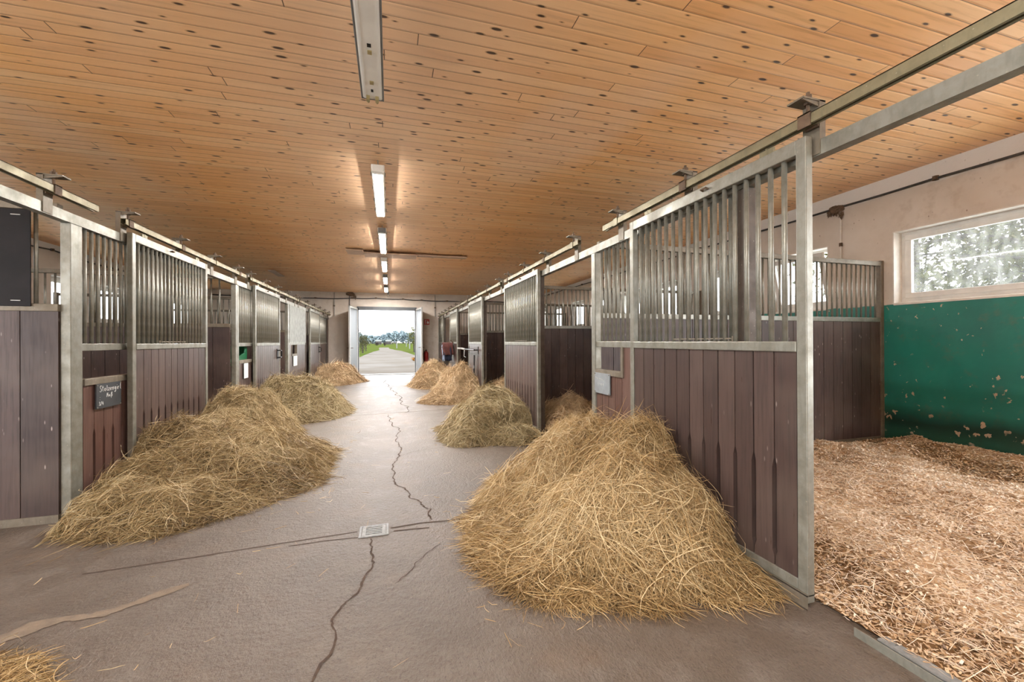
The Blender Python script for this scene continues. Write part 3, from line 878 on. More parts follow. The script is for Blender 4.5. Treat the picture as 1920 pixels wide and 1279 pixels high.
# cards on the left fronts
xs = FL+.0115
mb = MB(); mb.box(xs-.008, xs, 7.22, 7.40, .70, .93)
tag(mk('name_card', mb, M['paper'], bevel=.001), 'pale name card below the green feed trough on the left', 'name card')
mb = MB(); mb.box(xs-.008, xs, 10.60, 10.98, .70, .93)
tag(mk('name_card', mb, M['paper'], bevel=.001), 'white name card on the front with the grey sheeted grille', 'name card')
# green feed trough behind the second hatch on the left
mb = MB(); y0, y1 = 7.03, 7.56
x0 = FL-.05
mb.prism([(y0, .90), (y1, .96), (y1, 1.19), (y1-.06, 1.19), (y1-.10, 1.09), (y0, 1.0)], lambda p, q, d: (d, p, q), x0, x0-.02)
mb.prism([(y0, .90), (y1, .96), (y1, .99), (y0, .93)], lambda p, q, d: (d, p, q), x0-.02, x0-.30)
mb.prism([(y1-.02, .96), (y1, .96), (y1, 1.19), (y1-.02, 1.19)], lambda p, q, d: (d, p, q), x0-.02, x0-.30)
tag(mk('feed_trough', mb, M['green_plastic'], bevel=.004), 'green plastic feed trough behind the hatch on the left', 'feed trough')

# ------------------------------------------------------------------ lamps
def lamp(y0, y1, mat, label, bare=False, z=3.075):
    xc = -.118
    t = thing('ceiling_lamp', (xc, (y0+y1)/2, z), label, 'ceiling light', 'strip lights along the aisle ceiling')
    if bare:
        b = MB(); b.box(xc-.074, xc+.074, y0, y1, z, z+.05); mk('tray', b, M['white_tray'], t, bevel=.018)
        g = MB(); bar_frame_h(g, xc-.082, xc+.082, y0-.008, y1+.008, z+.004, z+.026, .012); mk('gasket', g, M['grey_gasket'], t, bevel=.004)
        e = MB()
        for x in (xc-.052, xc+.052): e.box(x-.006, x+.006, y0+.03, y1-.03, z-.004, z)
        mk('tray_edge', e, M['lamp_off'], t)
        for x in (xc-.032, xc+.032):
            for y in (y0+.02, y1-.06):
                h = MB(); h.box(x-.012, x+.012, y, y+.035, z-.03, z); h.tube([(x, y+.035, z-.018), (x, y+.055, z-.018)], .010, 8)
                mk('lamp_holder', h, M['brass'], t)
        for y, w in ((y0+.45,.012),(y1-.62,.012),(y1-.14,.008)):
            s = MB(); s.box(xc-w, xc+w, y, y+.03, z-.003, z); mk('slot', s, M['dark'], t)
        for y in (y1-.56, y1-.24):
            c = MB(); c.box(xc-.012, xc+.014, y, y+.028, z-.010, z); mk('clip', c, M['brass'], t)
    else:
        b = MB(); b.box(xc-.070, xc+.070, y0, y1, z+.035, z+.085); mk('housing', b, M['white_tray'], t, bevel=.008)
        d = MB()
        d.prism([(xc-.070, z+.035), (xc+.070, z+.035), (xc+.060, z-.005), (xc+.045, z-.018), (xc-.045, z-.018), (xc-.060, z-.005)], lambda p, q, q2: (p, q2, q), y0+.02, y1-.005)
        mk('diffuser', d, M['lamp_off'], t)
        d = MB(); d.box(xc-.046, xc+.046, y0+.03, y1-.015, z-.0195, z-.0187); mk('lens', d, mat, t)
        c = MB(); c.box(xc-.060, xc+.060, y0-.01, y0+.02, z+.0, z+.08); mk('end_cap', c, M['grey_gasket'] if mat is not M['lamp_on'] else M['white_tray'], t, bevel=.006)
        for sx in (-1, 1):
            for k in range(4):
                c = MB(); y = y0+.15+k*(y1-y0-.3)/3; c.box(xc+sx*.070, xc+sx*.078, y-.02, y+.02, z+.02, z+.05); mk('clip', c, M['galv'], t)
    for y in (y0+.05, y1-.25):
        hk = MB(); zt = ceil_z(xc, y)+.01
        hk.tube([(xc, y, z+.05), (xc+.004, y, (z+zt)/2), (xc, y, zt)], .006, 6); mk('hook', hk, M['galv'], t)
def bar_frame_h(mb, x0, x1, y0, y1, z0, z1, w):
    mb.box(x0, x0+w, y0, y1, z0, z1); mb.box(x1-w, x1, y0, y1, z0, z1); mb.box(x0+w, x1-w, y0, y0+w, z0, z1); mb.box(x0+w, x1-w, y1-w, y1, z0, z1)
lamp(1.72, 3.30, None, 'bare white strip light without tubes, nearest overhead', True, 3.10)
lamp(4.62, 6.19, M['lamp_on'], 'brightest lit strip light, second from the camera')
lamp(7.15, 8.75, M['lamp_mid'], 'dim strip light just before the loose ceiling boards')
lamp(9.62, 11.0, M['lamp_on'], 'lit strip light just beyond the loose ceiling boards')
lamp(-1.25, .32, M['lamp_on'], 'unseen strip light added behind the camera to brighten the aisle')  # fill lamp out of view, added to brighten the near end
lamp(12.05, 13.3, M['lamp_mid'], 'dim strip light second from the far wall')
lamp(14.25, 15.45, M['lamp_mid'], 'dim strip light nearest the far wall')
t = thing('bulb_fitting', (-.05, 15.9, 3.13), 'small bulb fitting on the ceiling just inside the far gateway', 'lamp')
mb = MB(); mb.tube([(-.05,15.9,3.15),(-.05,15.9,3.03)], .035, 10); mk('socket', mb, M['grey_gasket'], t)
mb = MB(); mb.lathe([(.02,.0),(.045,-.03),(.05,-.07),(.03,-.11),(.005,-.12)], (-.05,15.9,3.04), 14); mk('bulb', mb, M['glass'], t, smooth=True)

# loose boards hanging off the ceiling
def loose(x0, x1, y0, y1, drop0, drop1, label, mat='ceil_wood'):
    mb = MB(); vs = []
    for z in (0, .02):
        for x, y, d in ((x0,y0,drop0),(x1,y0,drop0),(x1,y1,drop1),(x0,y1,drop1)): vs.append((x, y, ceil_z(x, y)-d+z))
    mb.add(vs, [(0,3,2,1),(4,5,6,7),(0,1,5,4),(1,2,6,5),(2,3,7,6),(3,0,4,7)])
    tag(mk('loose_ceiling_board', mb, M[mat]), label, 'ceiling board', 'loose boards on the ceiling')
loose(-.86, -.53, 8.97, 9.52, .05, .025, 'short loose board left of the strip lights on the ceiling')
loose(-.52, .58, 9.05, 9.70, .075, .03, 'long loose board across the strip lights on the ceiling')
loose(.60, 1.68, 9.12, 9.42, .055, .03, 'narrow drooping board added in place of a dark ceiling gap, right of the strip lights')  # board added for its shadow, standing for a dark gap
loose(-3.02, -2.86, 11.95, 13.0, .04, .025, 'small pale board lying crosswise on the left part of the ceiling')

# ------------------------------------------------------------------ cables, pipes, nests
def cable(name, pts, r, label, cat, sag=.0, mat='cable', clips=True, off=(0,0)):
    t = thing(name, pts[0], label, cat)
    P = []
    for a, b in zip(pts, pts[1:]):
        a, b = Vector(a), Vector(b)
        for k in range(8):
            q = k/8; p = a.lerp(b, q); p.z -= sag*math.sin(math.pi*q); P.append(p)
    P.append(Vector(pts[-1]))
    mb = MB(); mb.tube(P, r, 6); mk('line', mb, M[mat], t, smooth=True)
    if clips:
        for p in pts[1:-1]:
            c = MB(); p = Vector(p); c.tube([p-Vector((0,0,.02)), p+Vector((0,0,.025))], r*2.2, 6)
            mk('clip', c, M['rust'], t)
cable('wall_cable', [(WR-.03, y, 3.065+.006*math.sin(y*3)) for y in (-1.5,.6,1.9,3.05,4.12,5.4,6.7,8.0,9.3,10.6,11.9,13.2,14.5,16.4)], .014, 'dark cable along the right outer wall above the windows', 'cable', .006)
cable('wall_cable', [(WL+.03, y, 3.02+.02*math.sin(y*2)) for y in (0,2,4,6,8,10,12,14,16.4)], .014, 'dark cable along the left outer wall', 'cable', .03)
cable('wall_cable', [(x, YF-.03, 2.90+.025*math.sin(x*1.3+2)) for x in (-5.9,-4,-2.6,-1.35,-.5,.5,1.2,2.2,3.6,5.8)], .020, 'dark cable across the far wall above the gateway', 'cable', .02)
cable('drop_pipe', [(-1.97,YF-.03,3.1),(-1.97,YF-.03,2.6),(-1.97,YF-.03,2.22)], .015, 'thin pale pipe on the far wall by the left track end', 'pipe', 0, 'galv', True)
cable('drop_pipe', [(-1.44,YF-.03,3.1),(-1.44,YF-.03,1.9),(-1.44,YF-.03,.8),(-1.44,YF-.03,.0)], .015, 'thin dark pipe on the far wall beside the left door leaf', 'pipe', 0, 'cable', True)
cable('drop_pipe', [(1.72,YF-.03,3.1),(1.72,YF-.03,2.6),(1.72,YF-.03,2.25)], .015, 'thin pale pipe on the far wall by the right track end', 'pipe', 0, 'galv', True)
cable('drop_pipe', [(WR-.02,4.07,3.0),(WR-.02,4.07,2.55),(WR-.02,4.07,1.6)], .010, 'thin pale pipe below the mud nest on the right wall', 'pipe', 0, 'reveal', True)
def nest(c, r, label, nx, ny, drips=5, seed=0):
    rr = random.Random(seed); mb = MB()
    t = thing('mud_nest', c, label, 'bird nest')
    n = 14; vs = []; fs = []
    for i in range(8):
        ph = math.pi*i/7
        for k in range(n):
            th = 2*math.pi*k/n; q = r*(1+rr.uniform(-.28,.28))
            a, b, z = q*1.5*math.sin(ph)*math.cos(th), q*.6*math.sin(ph)*math.sin(th), q*.8*math.cos(ph)
            vs.append((c[0]+nx*a+ny*b, c[1]+ny*a+nx*b, c[2]+z))
    for i in range(7):
        for k in range(n):
            k2 = (k+1) % n; fs.append((i*n+k, i*n+k2, (i+1)*n+k2, (i+1)*n+k))
    mb.add(vs, fs); mk('mud_cup', mb, M['mud'], t)
    m2 = MB()
    for d in range(drips):
        a = rr.uniform(-1.2, 1.8)*r; z0 = c[2]-rr.uniform(.2,.8)*r; L = rr.uniform(.5, 1.6)*r
        w = rr.uniform(.12,.3)*r
        p = [(c[0]+nx*(a+rr.uniform(-.3,.3)*r*j/3)+ny*.0, c[1]+ny*(a+rr.uniform(-.3,.3)*r*j/3), z0-L*j/3) for j in range(4)]
        m2.tube(p, [w, w*1.1, w*.8, w*.2], 6)
    mk('mud_drips', m2, M['mud'], t)
nest((WR-.03, 4.13, 3.04), .068, 'brown mud nest on the cable of the right wall', 0, 1, 7, 3)
nest((-1.40, YF-.05, 3.06), .10, 'brown mud nest under the ceiling above the left door leaf', 1, 0, 3, 5)
nest((WL+.06, 4.15, 3.0), .085, 'brown mud nest on the cable of the left wall', 0, 1, 4, 6)
nest((WL+.06, 10.4, 3.0), .10, 'brown mud nest farther along the left wall', 0, 1, 2, 8)

# ------------------------------------------------------------------ small things
# floor drain
t = thing('floor_drain', (-.105, 2.86, 0), 'square slotted metal drain set in the concrete aisle', 'drain')
mb = MB(); bar_frame_h(mb, -.197, -.012, 2.775, 2.945, .0, .007, .016); mk('drain_frame', mb, M['drain'], t, bevel=.002)
mb = MB(); mb.box(-.178, -.031, 2.794, 2.926, .0005, .0015); mk('drain_pit', mb, M['dark'], t)
mb = MB()
mb.box(-.178, -.156, 2.793, 2.927, .001, .006); mb.box(-.053, -.031, 2.793, 2.927, .001, .006)
for k in range(6):
    y = 2.793+.0242*k; mb.box(-.156, -.053, y, y+.0125, .001, .006)
mk('grate', mb, M['drain'], t)
# door guide on the floor of the nearest right doorway
t = thing('floor_guide', (1.90, .8, 0), 'bent steel door guide lying on the floor at lower right', 'floor guide')
mb = MB(); mb.box(1.875, 1.881, -.2, 1.25, 0, .035); mb.box(1.881, 1.925, -.2, 1.22, 0, .006); mk('angle_iron', mb, M['galv'], t)
mb = MB(); mb.box(1.93, 1.985, .1, 1.20, 0, .014); mk('curb_strip', mb, M['drain'], t, bevel=.006)
# fire extinguisher and sign on the far wall
t = thing('fire_extinguisher', (1.36, YF-.10, .45), 'red fire extinguisher on the far wall right of the gateway', 'fire extinguisher')
mb = MB(); mb.lathe([(.07,0),(.085,.02),(.085,.38),(.07,.43),(.03,.46),(.028,.49)], (1.36, YF-.10, .42), 20); mk('cylinder', mb, M['red'], t, smooth=True)
mb = MB(); mb.box(1.335, 1.385, YF-.13, YF-.07, .90, .94); mb.box(1.35, 1.37, YF-.24, YF-.08, .935, .955); mb.tube([(1.36,YF-.13,.92),(1.30,YF-.16,.90),(1.265,YF-.15,.80),(1.27,YF-.12,.55)], .011, 6); mk('valve_and_hose', mb, M['black'], t)
mb = MB(); mb.box(1.34, 1.38, YF-.02, YF, .45, .9); mk('wall_bracket', mb, M['galv_dirty'], t)
mb = MB(); mb.box(1.285, 1.435, YF-.192, YF-.188, .62, .76); 
t = thing('fire_sign', (1.40, YF, 2.05), 'small red fire extinguisher sign on the far wall', 'sign')
mb = MB(); mb.box(1.30, 1.50, YF-.012, YF-.002, 1.93, 2.15); mk('plate', mb, M['red'], t)
mb = MB(); y = YF-.0135
mb.box(1.335, 1.36, y-.001, y+.001, 1.96, 2.10); mb.box(1.33, 1.365, y-.001, y+.001, 2.105, 2.12); mb.box(1.36, 1.375, y-.001, y+.001, 2.07, 2.115)
mb.prism([(1.40,1.97),(1.47,1.97),(1.48,2.02),(1.455,2.07),(1.45,2.03),(1.43,2.11),(1.415,2.05),(1.395,2.03)], lambda p, q, d: (p, d, q), y-.001, y+.001)
mk('pictogram', mb, M['paper'], t)
# blanket bar and broom on the third right door
xd = XR
t = thing('blanket_bar', (xd-.10, 9.2, 1.08), 'black bar with a pale swinging end on the door with the broom', 'rack')
mb = MB(); mb.tube([(xd-.09, 8.72, 1.07), (xd-.09, 9.95, 1.07)], .018, 8); mk('bar', mb, M['black'], t)
mb = MB()
for y in (8.78, 9.85): mb.tube([(xd, y, 1.07), (xd-.09, y, 1.07)], .012, 6); mb.box(xd-.006, xd, y-.03, y+.03, .98, 1.14)
mk('holder', mb, M['black'], t)
mb = MB(); mb.tube([(xd-.09, 9.93, 1.07), (xd-.16, 9.97, 1.085), (xd-.26, 9.98, 1.09)], .022, 8); mb.tube([(xd-.10,9.9,1.05),(xd-.12,9.85,.9),(xd-.10,9.7,.88)], .007, 5); mk('swing_arm', mb, M['white_frame'], t)
t = thing('broom', (xd-.05, 8.98, .12), 'long black broom hanging head down on a right stall door', 'broom')
mb = MB(); mb.tube([(xd-.04, 8.98, .95), (xd-.05, 8.98, .52)], .016, 8); mk('handle', mb, M['black'], t)
mb = MB(); mb.tube([(xd-.045, 8.98, .72), (xd-.046, 8.98, .66)], .024, 8); mk('grip', mb, M['grey_gasket'], t)
mb = MB(); mb.tube([(xd-.05, 8.98, .55), (xd-.05, 8.98, .50)], .030, 8); mk('collar', mb, M['galv'], t)
mb = MB()
for k in range(7): mb.tube([(xd-.05, 8.98+(k-3)*.012, .51), (xd-.055, 8.98+(k-3)*.03, .33), (xd-.055, 8.98+(k-3)*.045, .10)], [.02,.03,.026], 6)
mk('bristles', mb, M['black'], t)
# folded blankets over an arm on the fourth right door
t = thing('blanket_rack', (xd, 12.2, 1.1), 'metal blanket arm on the right door behind the maroon blanket', 'rack')
mb = MB(); mb.tube([(xd, 12.35, 1.05), (xd-.36, 12.35, 1.08)], .014, 6); mb.box(xd-.006, xd, 12.2, 12.5, 1.0, 1.16); mk('arm', mb, M['galv'], t)
mb = MB(); mb.tube([(xd, 12.35, 1.22), (xd-.09, 12.35, 1.30), (xd-.12, 12.35, 1.24)], .02, 6); mk('hook', mb, M['rust'], t)
def drape(name, mat, x0, x1, zc, w, l0, l1, th, parent, seed):
    rr = random.Random(seed); n = 9; mb = MB(); vs = []; fs = []
    prof = []
    for k in range(6): prof.append((-w, -l0*(1-k/5)))
    for k in range(1, 6):
        a = math.pi*k/6; prof.append((-w*math.cos(a), w*.8*math.sin(a)))
    for k in range(6): prof.append((w, -l1*k/5))
    m = len(prof)
    for lay in (0, 1):
        for i in range(n):
            x = x0+(x1-x0)*i/(n-1)
            for j, (py, pz) in enumerate(prof):
                s_ = 1 if lay == 0 else (w-th)/w
                wob = .03*math.sin(i*1.9+j*.5+seed)+.02*math.sin(i*.9+seed*2)
                vs.append((x+.01*math.sin(j*.8+seed), 12.35+py*s_+wob*(1 if pz < 0 else .3), zc+(pz if lay == 0 else pz*1.0-.0+(-th*.6 if pz > 0 else 0))))
    for lay in (0, 1):
        o = lay*n*m
        for i in range(n-1):
            for j in range(m-1): fs.append((o+i*m+j, o+i*m+j+1, o+(i+1)*m+j+1, o+(i+1)*m+j))
    for i in range(n-1):
        for j in (0, m-1): fs.append((i*m+j, (i+1)*m+j, n*m+(i+1)*m+j, n*m+i*m+j))
    for j in range(m-1):
        for i in (0, n-1): fs.append((i*m+j, i*m+j+1, n*m+i*m+j+1, n*m+i*m+j))
    mb.add(vs, fs)
    return mk(name, mb, M[mat], parent, smooth=True)
t = thing('horse_blanket', (xd-.25, 12.35, .8), 'maroon and navy horse blanket folded over an arm in the right row', 'blanket')
drape('outer_cloth', 'maroon', xd-.34, xd-.03, 1.10, .17, .24, .30, .02, t, 1)
drape('navy_layer', 'navy', xd-.30, xd-.08, 1.09, .14, .40, .42, .02, t, 2)
drape('pale_edge', 'pale_cloth', xd-.335, xd-.25, 1.07, .12, .38, .40, .02, t, 3)

# ------------------------------------------------------------------ hay
def np_mesh(name, V, quads, tint, mat, parent=None):
    me = bpy.data.meshes.new(name)
    nv, nf = len(V), len(quads)
    me.vertices.add(nv); me.vertices.foreach_set('co', np.asarray(V, np.float32).ravel())
    me.loops.add(nf*4); me.loops.foreach_set('vertex_index', np.asarray(quads, np.int32).ravel())
    me.polygons.add(nf); me.polygons.foreach_set('loop_start', np.arange(0, nf*4, 4, dtype=np.int32))
    me.update(calc_edges=True)
    at = me.attributes.new('tint', 'FLOAT', 'POINT'); at.data.foreach_set('value', np.asarray(tint, np.float32))
    me.materials.append(mat)
    o = bpy.data.objects.new(name, me); COL.objects.link(o)
    if parent: o.parent = parent
    return o

def vnoise(x, y, seed=0):
    r = np.random.default_rng(seed); out = np.zeros_like(x)
    for k in range(14):
        fx, fy = r.normal(0, 1, 2); ph = r.uniform(0, 6.28); out += np.sin(fx*x+fy*y+ph)
    return out/14**.5

def strand_geo(P, D, L, W, curl, bend_down, k=6, xlim=None, ylim=None, zmin=.003, g=None, Nn=None):
    """ribbons: P start (n,3), D direction (n,3)"""
    g = g or rng; n = len(P)
    D = D/np.linalg.norm(D, axis=1, keepdims=True)
    C = g.normal(0, 1, (n,3)); C[:,2] *= .5
    C = np.cross(D, C); C /= (np.linalg.norm(C, axis=1, keepdims=True)+1e-9)
    if Nn is not None:
        C = np.cross(Nn, D)*np.sign(g.normal(0, 1, (n,1)))
        C /= (np.linalg.norm(C, axis=1, keepdims=True)+1e-9)
        C = C+Nn*g.normal(-.10, .16, (n,1))
    pts = []; p = P.copy(); d = D.copy()
    C2 = g.normal(0, 1, (n,3)) if Nn is None else C*g.normal(-.5, 1.6, (n,1))

    for j in range(k+1):
        pts.append(p.copy())
        d = d + C*(curl[:,None]/k) + (C2*curl[:,None]*.35/k if j > k//2 else 0)
        d[:,2] -= bend_down/k
        d /= np.linalg.norm(d, axis=1, keepdims=True)
        p = p + d*(L[:,None]/k)
    pts = np.stack(pts, 1)                                # n,k+1,3
    pts = pts - (pts.mean(1, keepdims=True)-P[:,None,:])*np.array([1,1,.6])
    if xlim is not None: pts[:,:,0] = np.clip(pts[:,:,0], xlim[0], xlim[1])
    if ylim is not None: pts[:,:,1] = np.clip(pts[:,:,1], ylim[0], ylim[1])
    pts[:,:,2] = np.maximum(pts[:,:,2], zmin+g.uniform(0,.006,(n,1)))
    T = np.gradient(pts, axis=1)
    S = g.normal(0, 1, (n,1,3)); S = np.cross(T, S); S /= (np.linalg.norm(S, axis=2, keepdims=True)+1e-9)
    taper = np.ones(k+1); taper[-1] = .35; taper[0] = .6
    S = S*W[:,None,None]*taper[None,:,None]*.5
    V = np.stack([pts+S, pts-S], 2).reshape(-1, 3)       # n*(k+1)*2
    base = (np.arange(n)*(k+1)*2)[:,None]; j = np.arange(k)[None,:]
    a = base+j*2
    Q = np.stack([a, a+1, a+3, a+2], 2).reshape(-1, 4)
    return V, Q

def hay_pile(label, bumps, box, nstr, mat, seed, Lr=(.10,.28), Wr=(.0016,.0034), xlim=None, noise_amp=.072, base_z=0.0, group='hay heaps along the aisle', name='hay_pile', res=.035, fringe=.02, cat='hay'):
    g = np.random.default_rng(seed)
    x0, x1, y0, y1 = box
    nx, ny = int((x1-x0)/res)+1, int((y1-y0)/res)+1
    xs = np.linspace(x0, x1, nx); ys = np.linspace(y0, y1, ny)
    def H(x, y):
        # heaps with slightly domed tops and a natural slope; superposed by soft maximum
        acc = np.zeros_like(x)
        warpx = .10*vnoise(x*3.1, y*3.1, seed+1); warpy = .10*vnoise(x*3.1, y*3.1, seed+2)
        for cx, cy, h, rx, ry, ang, pw in bumps:
            ca, sa = math.cos(ang), math.sin(ang)
            dx, dy = x+warpx*rx-cx, y+warpy*ry-cy
            u = (dx*ca+dy*sa)/rx; w = (-dx*sa+dy*ca)/ry
            q = np.sqrt(u*u+w*w)
            acc += np.maximum(0, h*(1-q**pw))**3
        z = acc**(1/3)
        nz = noise_amp*(1.0*vnoise(x*6.5, y*6.5, seed+3)+.8*vnoise(x*13, y*13, seed+4)+.40*vnoise(x*26, y*26, seed+9))*np.minimum(1, z*4.5)
        return np.maximum(z+nz*.7, 0)
    GX, GY = np.meshgrid(xs, ys, indexing='ij')
    Z = H(GX, GY)
    ok = Z > .012
    V = np.stack([GX, GY, base_z+Z*.97-.006], 2).reshape(-1, 3)
    if xlim is not None: V[:,0] = np.clip(V[:,0], xlim[0], xlim[1])
    ii, jj = np.meshgrid(np.arange(nx-1), np.arange(ny-1), indexing='ij')
    keep = ok[:-1,:-1] | ok[1:,:-1] | ok[:-1,1:] | ok[1:,1:]
    ii, jj = ii[keep], jj[keep]; idx = lambda a, b: a*ny+b
    Q = np.stack([idx(ii,jj), idx(ii+1,jj), idx(ii+1,jj+1), idx(ii,jj+1)], 1)
    used = np.unique(Q); mp = -np.ones(len(V), int); mp[used] = np.arange(len(used))
    V = V[used]; Q = mp[Q]
    tint = np.clip(.10+.08*g.normal(size=len(V)), 0, 1)  # mound tinted dark: shade between the strands put into its colour
    # strands
    pts = []; need = nstr
    gx, gy = np.gradient(Z, res, res)
    area = np.sqrt(1+gx**2+gy**2)*(Z > fringe*.35)
    area = area/area.sum()
    pick = g.choice(nx*ny, nstr, p=area.ravel())
    px = xs[pick//ny]+g.uniform(-.5,.5,nstr)*res; py = ys[pick % ny]+g.uniform(-.5,.5,nstr)*res
    pz = H(px, py)
    e = .02
    nxv = -(H(px+e,py)-H(px-e,py))/(2*e); nyv = -(H(px,py+e)-H(px,py-e))/(2*e)
    Nn = np.stack([nxv, nyv, np.ones(nstr)], 1); Nn /= np.linalg.norm(Nn, axis=1, keepdims=True)
    D = g.normal(0, 1, (nstr,3)); 
    # swirls: locally combed direction mixed with chaos
    ang = 2.2*vnoise(px*4, py*4, seed+6)+2.0*vnoise(px*1.3, py*1.3, seed+7)
    ang2 = 3.0*vnoise(px*9, py*9, seed+12)+ang
    D[:,0] = D[:,0]*1.0+np.cos(ang2)*.75; D[:,1] = D[:,1]*1.0+np.sin(ang2)*.75
    D -= Nn*np.sum(D*Nn, 1, keepdims=True)
    D /= np.linalg.norm(D, axis=1, keepdims=True)
    D += Nn*np.abs(g.normal(0, .16, (nstr,1)))*np.minimum(1, pz*6)[:,None]
    L = g.uniform(*Lr, nstr); W = g.uniform(*Wr, nstr)
    lift = np.abs(g.normal(.0, .024, nstr))*np.minimum(1, pz*5)
    # some stray long stems
    st = g.random(nstr) < .05; L[st] *= 1.5; W[st] *= 1.2; lift[st] += .025
    P = np.stack([px, py, base_z+pz+.002], 1)+Nn*lift[:,None]
    curl = np.abs(g.normal(.0, 2.4, nstr))+.5
    xl = xlim if xlim is not None else None
    SV, SQ = strand_geo(P, D, L, W, curl, .22, 6, xl, None, base_z+.003, g, Nn)
    clump = .16*vnoise(px*7, py*7, seed+8)
    st_t = np.clip(.46+clump+.22*g.normal(size=nstr)+lift*3.5, 0, 1)
    ST = np.repeat(st_t, 14)
    AV = np.concatenate([V, SV]); AQ = np.concatenate([Q, SQ+len(V)]); AT = np.concatenate([tint, ST])
    c = np.array([AV[:,0].mean(), AV[:,1].mean(), base_z])
    o = np_mesh(name, AV-c, AQ, AT, M[mat], None)
    o.location = c
    return tag(o, label, cat, group)

hay_pile('big golden hay heap against the near right stall door', [(1.46,2.80,.63,.84,.72,0,1.5),(1.42,2.20,.47,.66,.56,0,1.5),(1.12,2.35,.14,.66,.78,0,1.0),(1.72,1.86,.11,.40,.36,0,1.0),(1.62,3.3,.42,.45,.62,0,1.3),(.78,2.8,.07,.32,.22,.2,1.0)],
         (.2,1.86,1.15,4.2), 72000, 'hay', 201, (.10,.32), (.0013,.0029), xlim=(-9, XR-.012))
hay_pile('large sprawling hay heap against the near left stalls', [(-1.85,6.0,.58,.72,.78,0,1.5),(-1.70,4.75,.45,.98,1.0,0,1.5),(-1.45,4.0,.25,.90,.72,.2,1.5),(-1.05,4.5,.24,.48,.76,0,1.5),(-1.05,5.05,.10,.45,.28,0,1.0),(-2.0,3.75,.16,.45,.35,0,1.0),(-1.95,3.50,.05,.75,.14,.1,1.0)],
         (-3.0,-.4,3.2,7.0), 76000, 'hay_mid', 202, (.10,.32), (.0014,.0031), xlim=(-2.085, 9))
hay_pile('hay heap on the left below the door with the black latch', [(-1.58,7.95,.58,.86,1.02,0,1.5),(-1.2,7.9,.25,.56,.64,0,1.3)], (-2.2,-.45,6.6,9.6), 22000, 'hay_green', 203, (.12,.34), (.0024,.0048), xlim=(XL+.012, 9))
hay_pile('farthest hay heap on the left beside the open gateway leaf', [(-1.65,13.7,.55,.80,1.1,0,1.6),(-1.2,13.8,.28,.45,.66,0,1.3)], (-2.1,-.5,12.2,15.4), 10000, 'hay_pale', 204, (.15,.38), (.0045,.008), xlim=(XL+.012, 9))
hay_pile('greenish hay heap against the second right stall door', [(1.50,5.70,.50,.70,.72,0,1.8),(1.22,5.35,.34,.60,.60,0,1.6),(1.55,5.0,.16,.45,.38,0,1.2),(1.0,5.9,.12,.40,.36,0,1.0)], (.4,1.86,4.3,6.9), 28000, 'hay_green', 205, (.12,.32), (.0018,.0038), xlim=(-9, XR-.012))
hay_pile('steep hay heap under the broom on the right', [(1.42,8.95,.68,.70,.78,0,1.4),(1.2,8.7,.25,.58,.58,0,1.3)], (.5,1.86,7.8,10.1), 16000, 'hay_pale', 206, (.15,.34), (.003,.0052), xlim=(-9, XR-.012))
hay_pile('pale hay heap in the right row below the hanging blanket', [(1.22,12.0,.58,.74,1.0,0,1.6)], (.2,1.86,10.6,13.4), 9000, 'hay_pale', 207, (.16,.38), (.004,.007), xlim=(-9, XR-.012))
hay_pile('smallest visible hay heap by the fire extinguisher', [(1.50,14.7,.52,.46,.8,0,1.5)], (.8,1.86,13.8,16.2), 5000, 'hay_pale', 208, (.18,.4), (.0055,.009), xlim=(-9, XR-.012))
hay_pile('pale hay heap inside the second right doorway', [(2.42,5.25,.42,.46,.66,0,1.8),(2.12,4.75,.14,.45,.5,0,1.2)], (1.93,3.0,3.95,6.2), 11000, 'hay_pale', 209, (.12,.28), (.002,.004), base_z=.03, xlim=(1.97, 9), group='hay heaps inside the stalls')
hay_pile('small hay heap inside the right doorway before the broom', [(2.35,8.3,.42,.45,.6,0,1.6)], (1.93,2.9,7.5,9.1), 4500, 'hay_pale', 210, (.14,.3), (.0035,.006), base_z=.03, xlim=(1.97, 9), group='hay heaps inside the stalls')
hay_pile('low hay tuft at the lower left corner of the floor', [(-1.38,1.95,.06,.34,.18,-.5,1.0)], (-1.9,-.8,1.6,2.4), 900, 'hay', 211, (.08,.2), (.0013,.0028), noise_amp=.01)

# stray stems over the concrete
def litter(label, boxes, n, mat, seed, Lr, Wr, name='hay_litter'):
    g = np.random.default_rng(seed); P = []
    for (x0,x1,y0,y1), f in boxes:
        k = int(n*f); P.append(np.stack([g.uniform(x0,x1,k), g.uniform(y0,y1,k), np.full(k,.004)], 1))
    P = np.concatenate(P); n = len(P)
    D = g.normal(0,1,(n,3)); D[:,2] = .02
    V, Q = strand_geo(P, D, g.uniform(*Lr,n), g.uniform(*Wr,n), np.abs(g.normal(0,1,n)), .05, 6, None, None, .002, g)
    T = np.repeat(np.clip(.6+.2*g.normal(size=n),0,1), 14)
    o = np_mesh(name, V, Q, T, M[mat]); tag(o, label, 'straw', None, 'stuff'); return o
litter('stray hay stems scattered over the concrete aisle', [((-2,1.8,1.5,7),.35),((.4,1.2,1.6,3.3),.35),((-1,-.4,3.3,5.6),.2),((-1.9,1.7,7,12),.1)], 420, 'hay', 301, (.02,.10), (.0015,.003))

